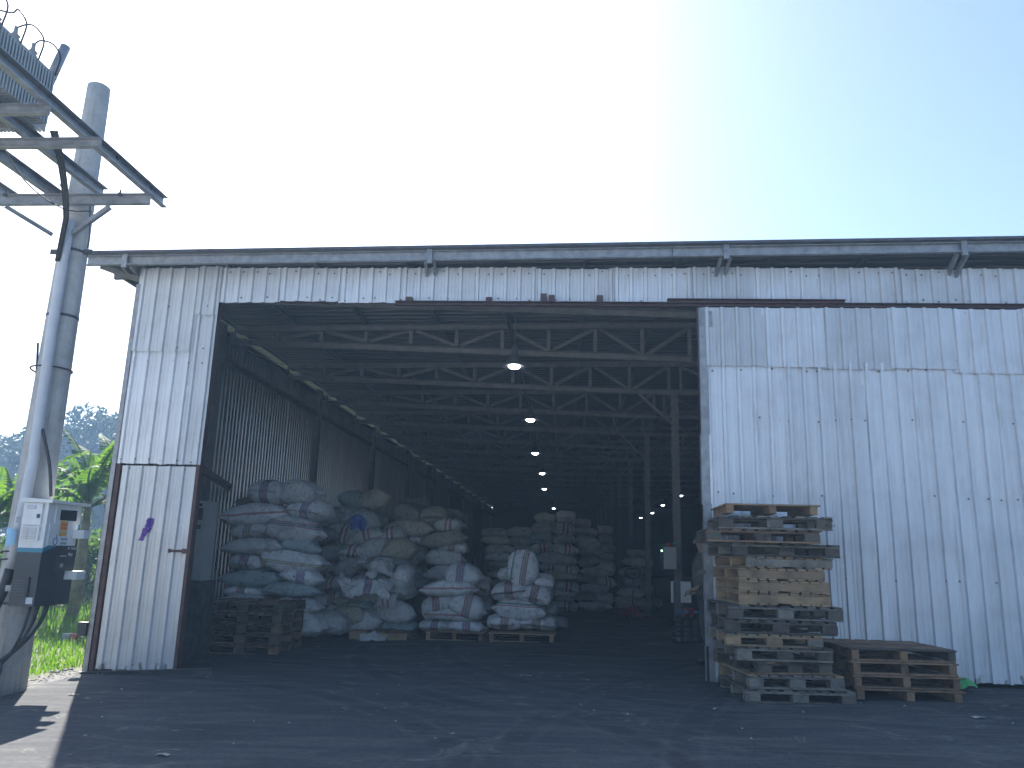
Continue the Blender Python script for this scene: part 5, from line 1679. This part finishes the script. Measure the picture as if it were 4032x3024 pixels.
def tree(px, Y, ztop, rad, label, seed, n=9000, size=.42, group='tall trees behind the banana plants', n_clump=64):
    rn_ = random.Random(seed)
    p = at(px, 2200, Y); p.z = gz(-40) - .03
    h = ztop
    t = thing('tree', label, 'tree', p, group)
    mb = MB(); mb.tube([(0, 0, 0), (.15, 0, h * .25), (.1, .2, h * .45)], [.42, .34, .26], 10)
    cs = []
    for k in range(n_clump):
        an = rn_.uniform(0, 6.28); u = rn_.uniform(-.85, 1)
        rr = rad * math.sqrt(max(.05, 1 - u * u * .9)) * rn_.uniform(.45, 1.0)
        c = (math.cos(an) * rr, math.sin(an) * rr * .8, h * .62 + u * h * .33, rad * rn_.uniform(.14, .30))
        cs.append(c)
        if k % 3 == 0:
            mb.tube([(.1, .2, h * .42), (c[0] * .4, c[1] * .4, h * .5 + (c[2] - h * .5) * .35), c[:3]], [.16, .09, .03], 6)
    local(t, 'trunk', mb.mesh('trunk', True), 'bark')
    local(t, 'crown', leaf_cloud(cs, n, size, seed), 'leaftree')
tree(375, 62, at(380, 1612, 62).z + .9, 7.2, 'tall hazy tree with sky gaps showing above the banana plants', 12, 26000)
tree(70, 66, at(80, 1712, 66).z + .9, 5.4, 'smaller hazy tree left behind the pole', 13, 15000)
tree(560, 70, 12.0, 6.5, 'hazy tree mostly hidden behind the warehouse corner', 14, 6000)
tree(235, 74, 9.0, 6.0, 'low hazy tree in the gap between the two taller trees', 15, 12000)
tree(-140, 60, 8.0, 5.0, 'hazy tree at the far left beyond the pole', 16, 5000)
def bush(px, Y, h, rad, label, seed):
    rn_ = random.Random(seed)
    p = at(px, 2300, Y); p.z = gz(max(-40, p.x)) - .03
    t = thing('bush', label, 'bush', p, 'bushes beyond the grass')
    mb = MB(); cs = []
    for k in range(14):
        an = rn_.uniform(0, 6.28); rr = rad * rn_.random() ** .5
        c = (math.cos(an) * rr, math.sin(an) * rr * .6, h * rn_.uniform(.25, .85), rad * rn_.uniform(.25, .42))
        cs.append(c); mb.tube([(0, 0, 0), (c[0] * .5, c[1] * .5, c[2] * .6), c[:3]], [.03, .02, .008], 5)
    local(t, 'stem', mb.mesh('stem'), 'bark')
    local(t, 'crown', leaf_cloud(cs, 3600, .16, seed), 'leafbush')
bush(330, 21, 1.9, 1.5, 'green bush beside the warehouse wall beyond the grass', 21)
bush(240, 25, 2.2, 1.9, 'green bush right of the pole beyond the grass', 22)
bush(130, 24, 2.0, 1.8, 'green bush directly behind the meter cabinet', 23)
bush(10, 20, 1.8, 1.6, 'green bush left of the pole', 24)
bush(430, 30, 2.6, 2.2, 'green bush furthest back by the warehouse side', 25)
bush(-120, 22, 2.0, 1.7, 'green bush at the far left edge', 26)

# ================================================================== HAZE
hz_ = MB().box(-260, 260, -60, 240, -8, 26).build('haze', None)
hm = bpy.data.materials.new('humid_air_and_veil'); hm.use_nodes = True
hm.node_tree.nodes.clear()
ho = hm.node_tree.nodes.new('ShaderNodeOutputMaterial')
hv = hm.node_tree.nodes.new('ShaderNodeVolumePrincipled')
hv.inputs['Color'].default_value = (0.40, 0.65, 1.0, 1)  # humid haze; its blue tint also stands in for lens veil
hv.inputs['Density'].default_value = 0.0030
hv.inputs['Anisotropy'].default_value = 0.12
hm.node_tree.links.new(hv.outputs[0], ho.inputs['Volume'])
hz_.data.materials.append(hm)
hz_['kind'] = 'stuff'
tag(hz_, 'pale humid air and blue veil hanging over the whole yard', 'haze')
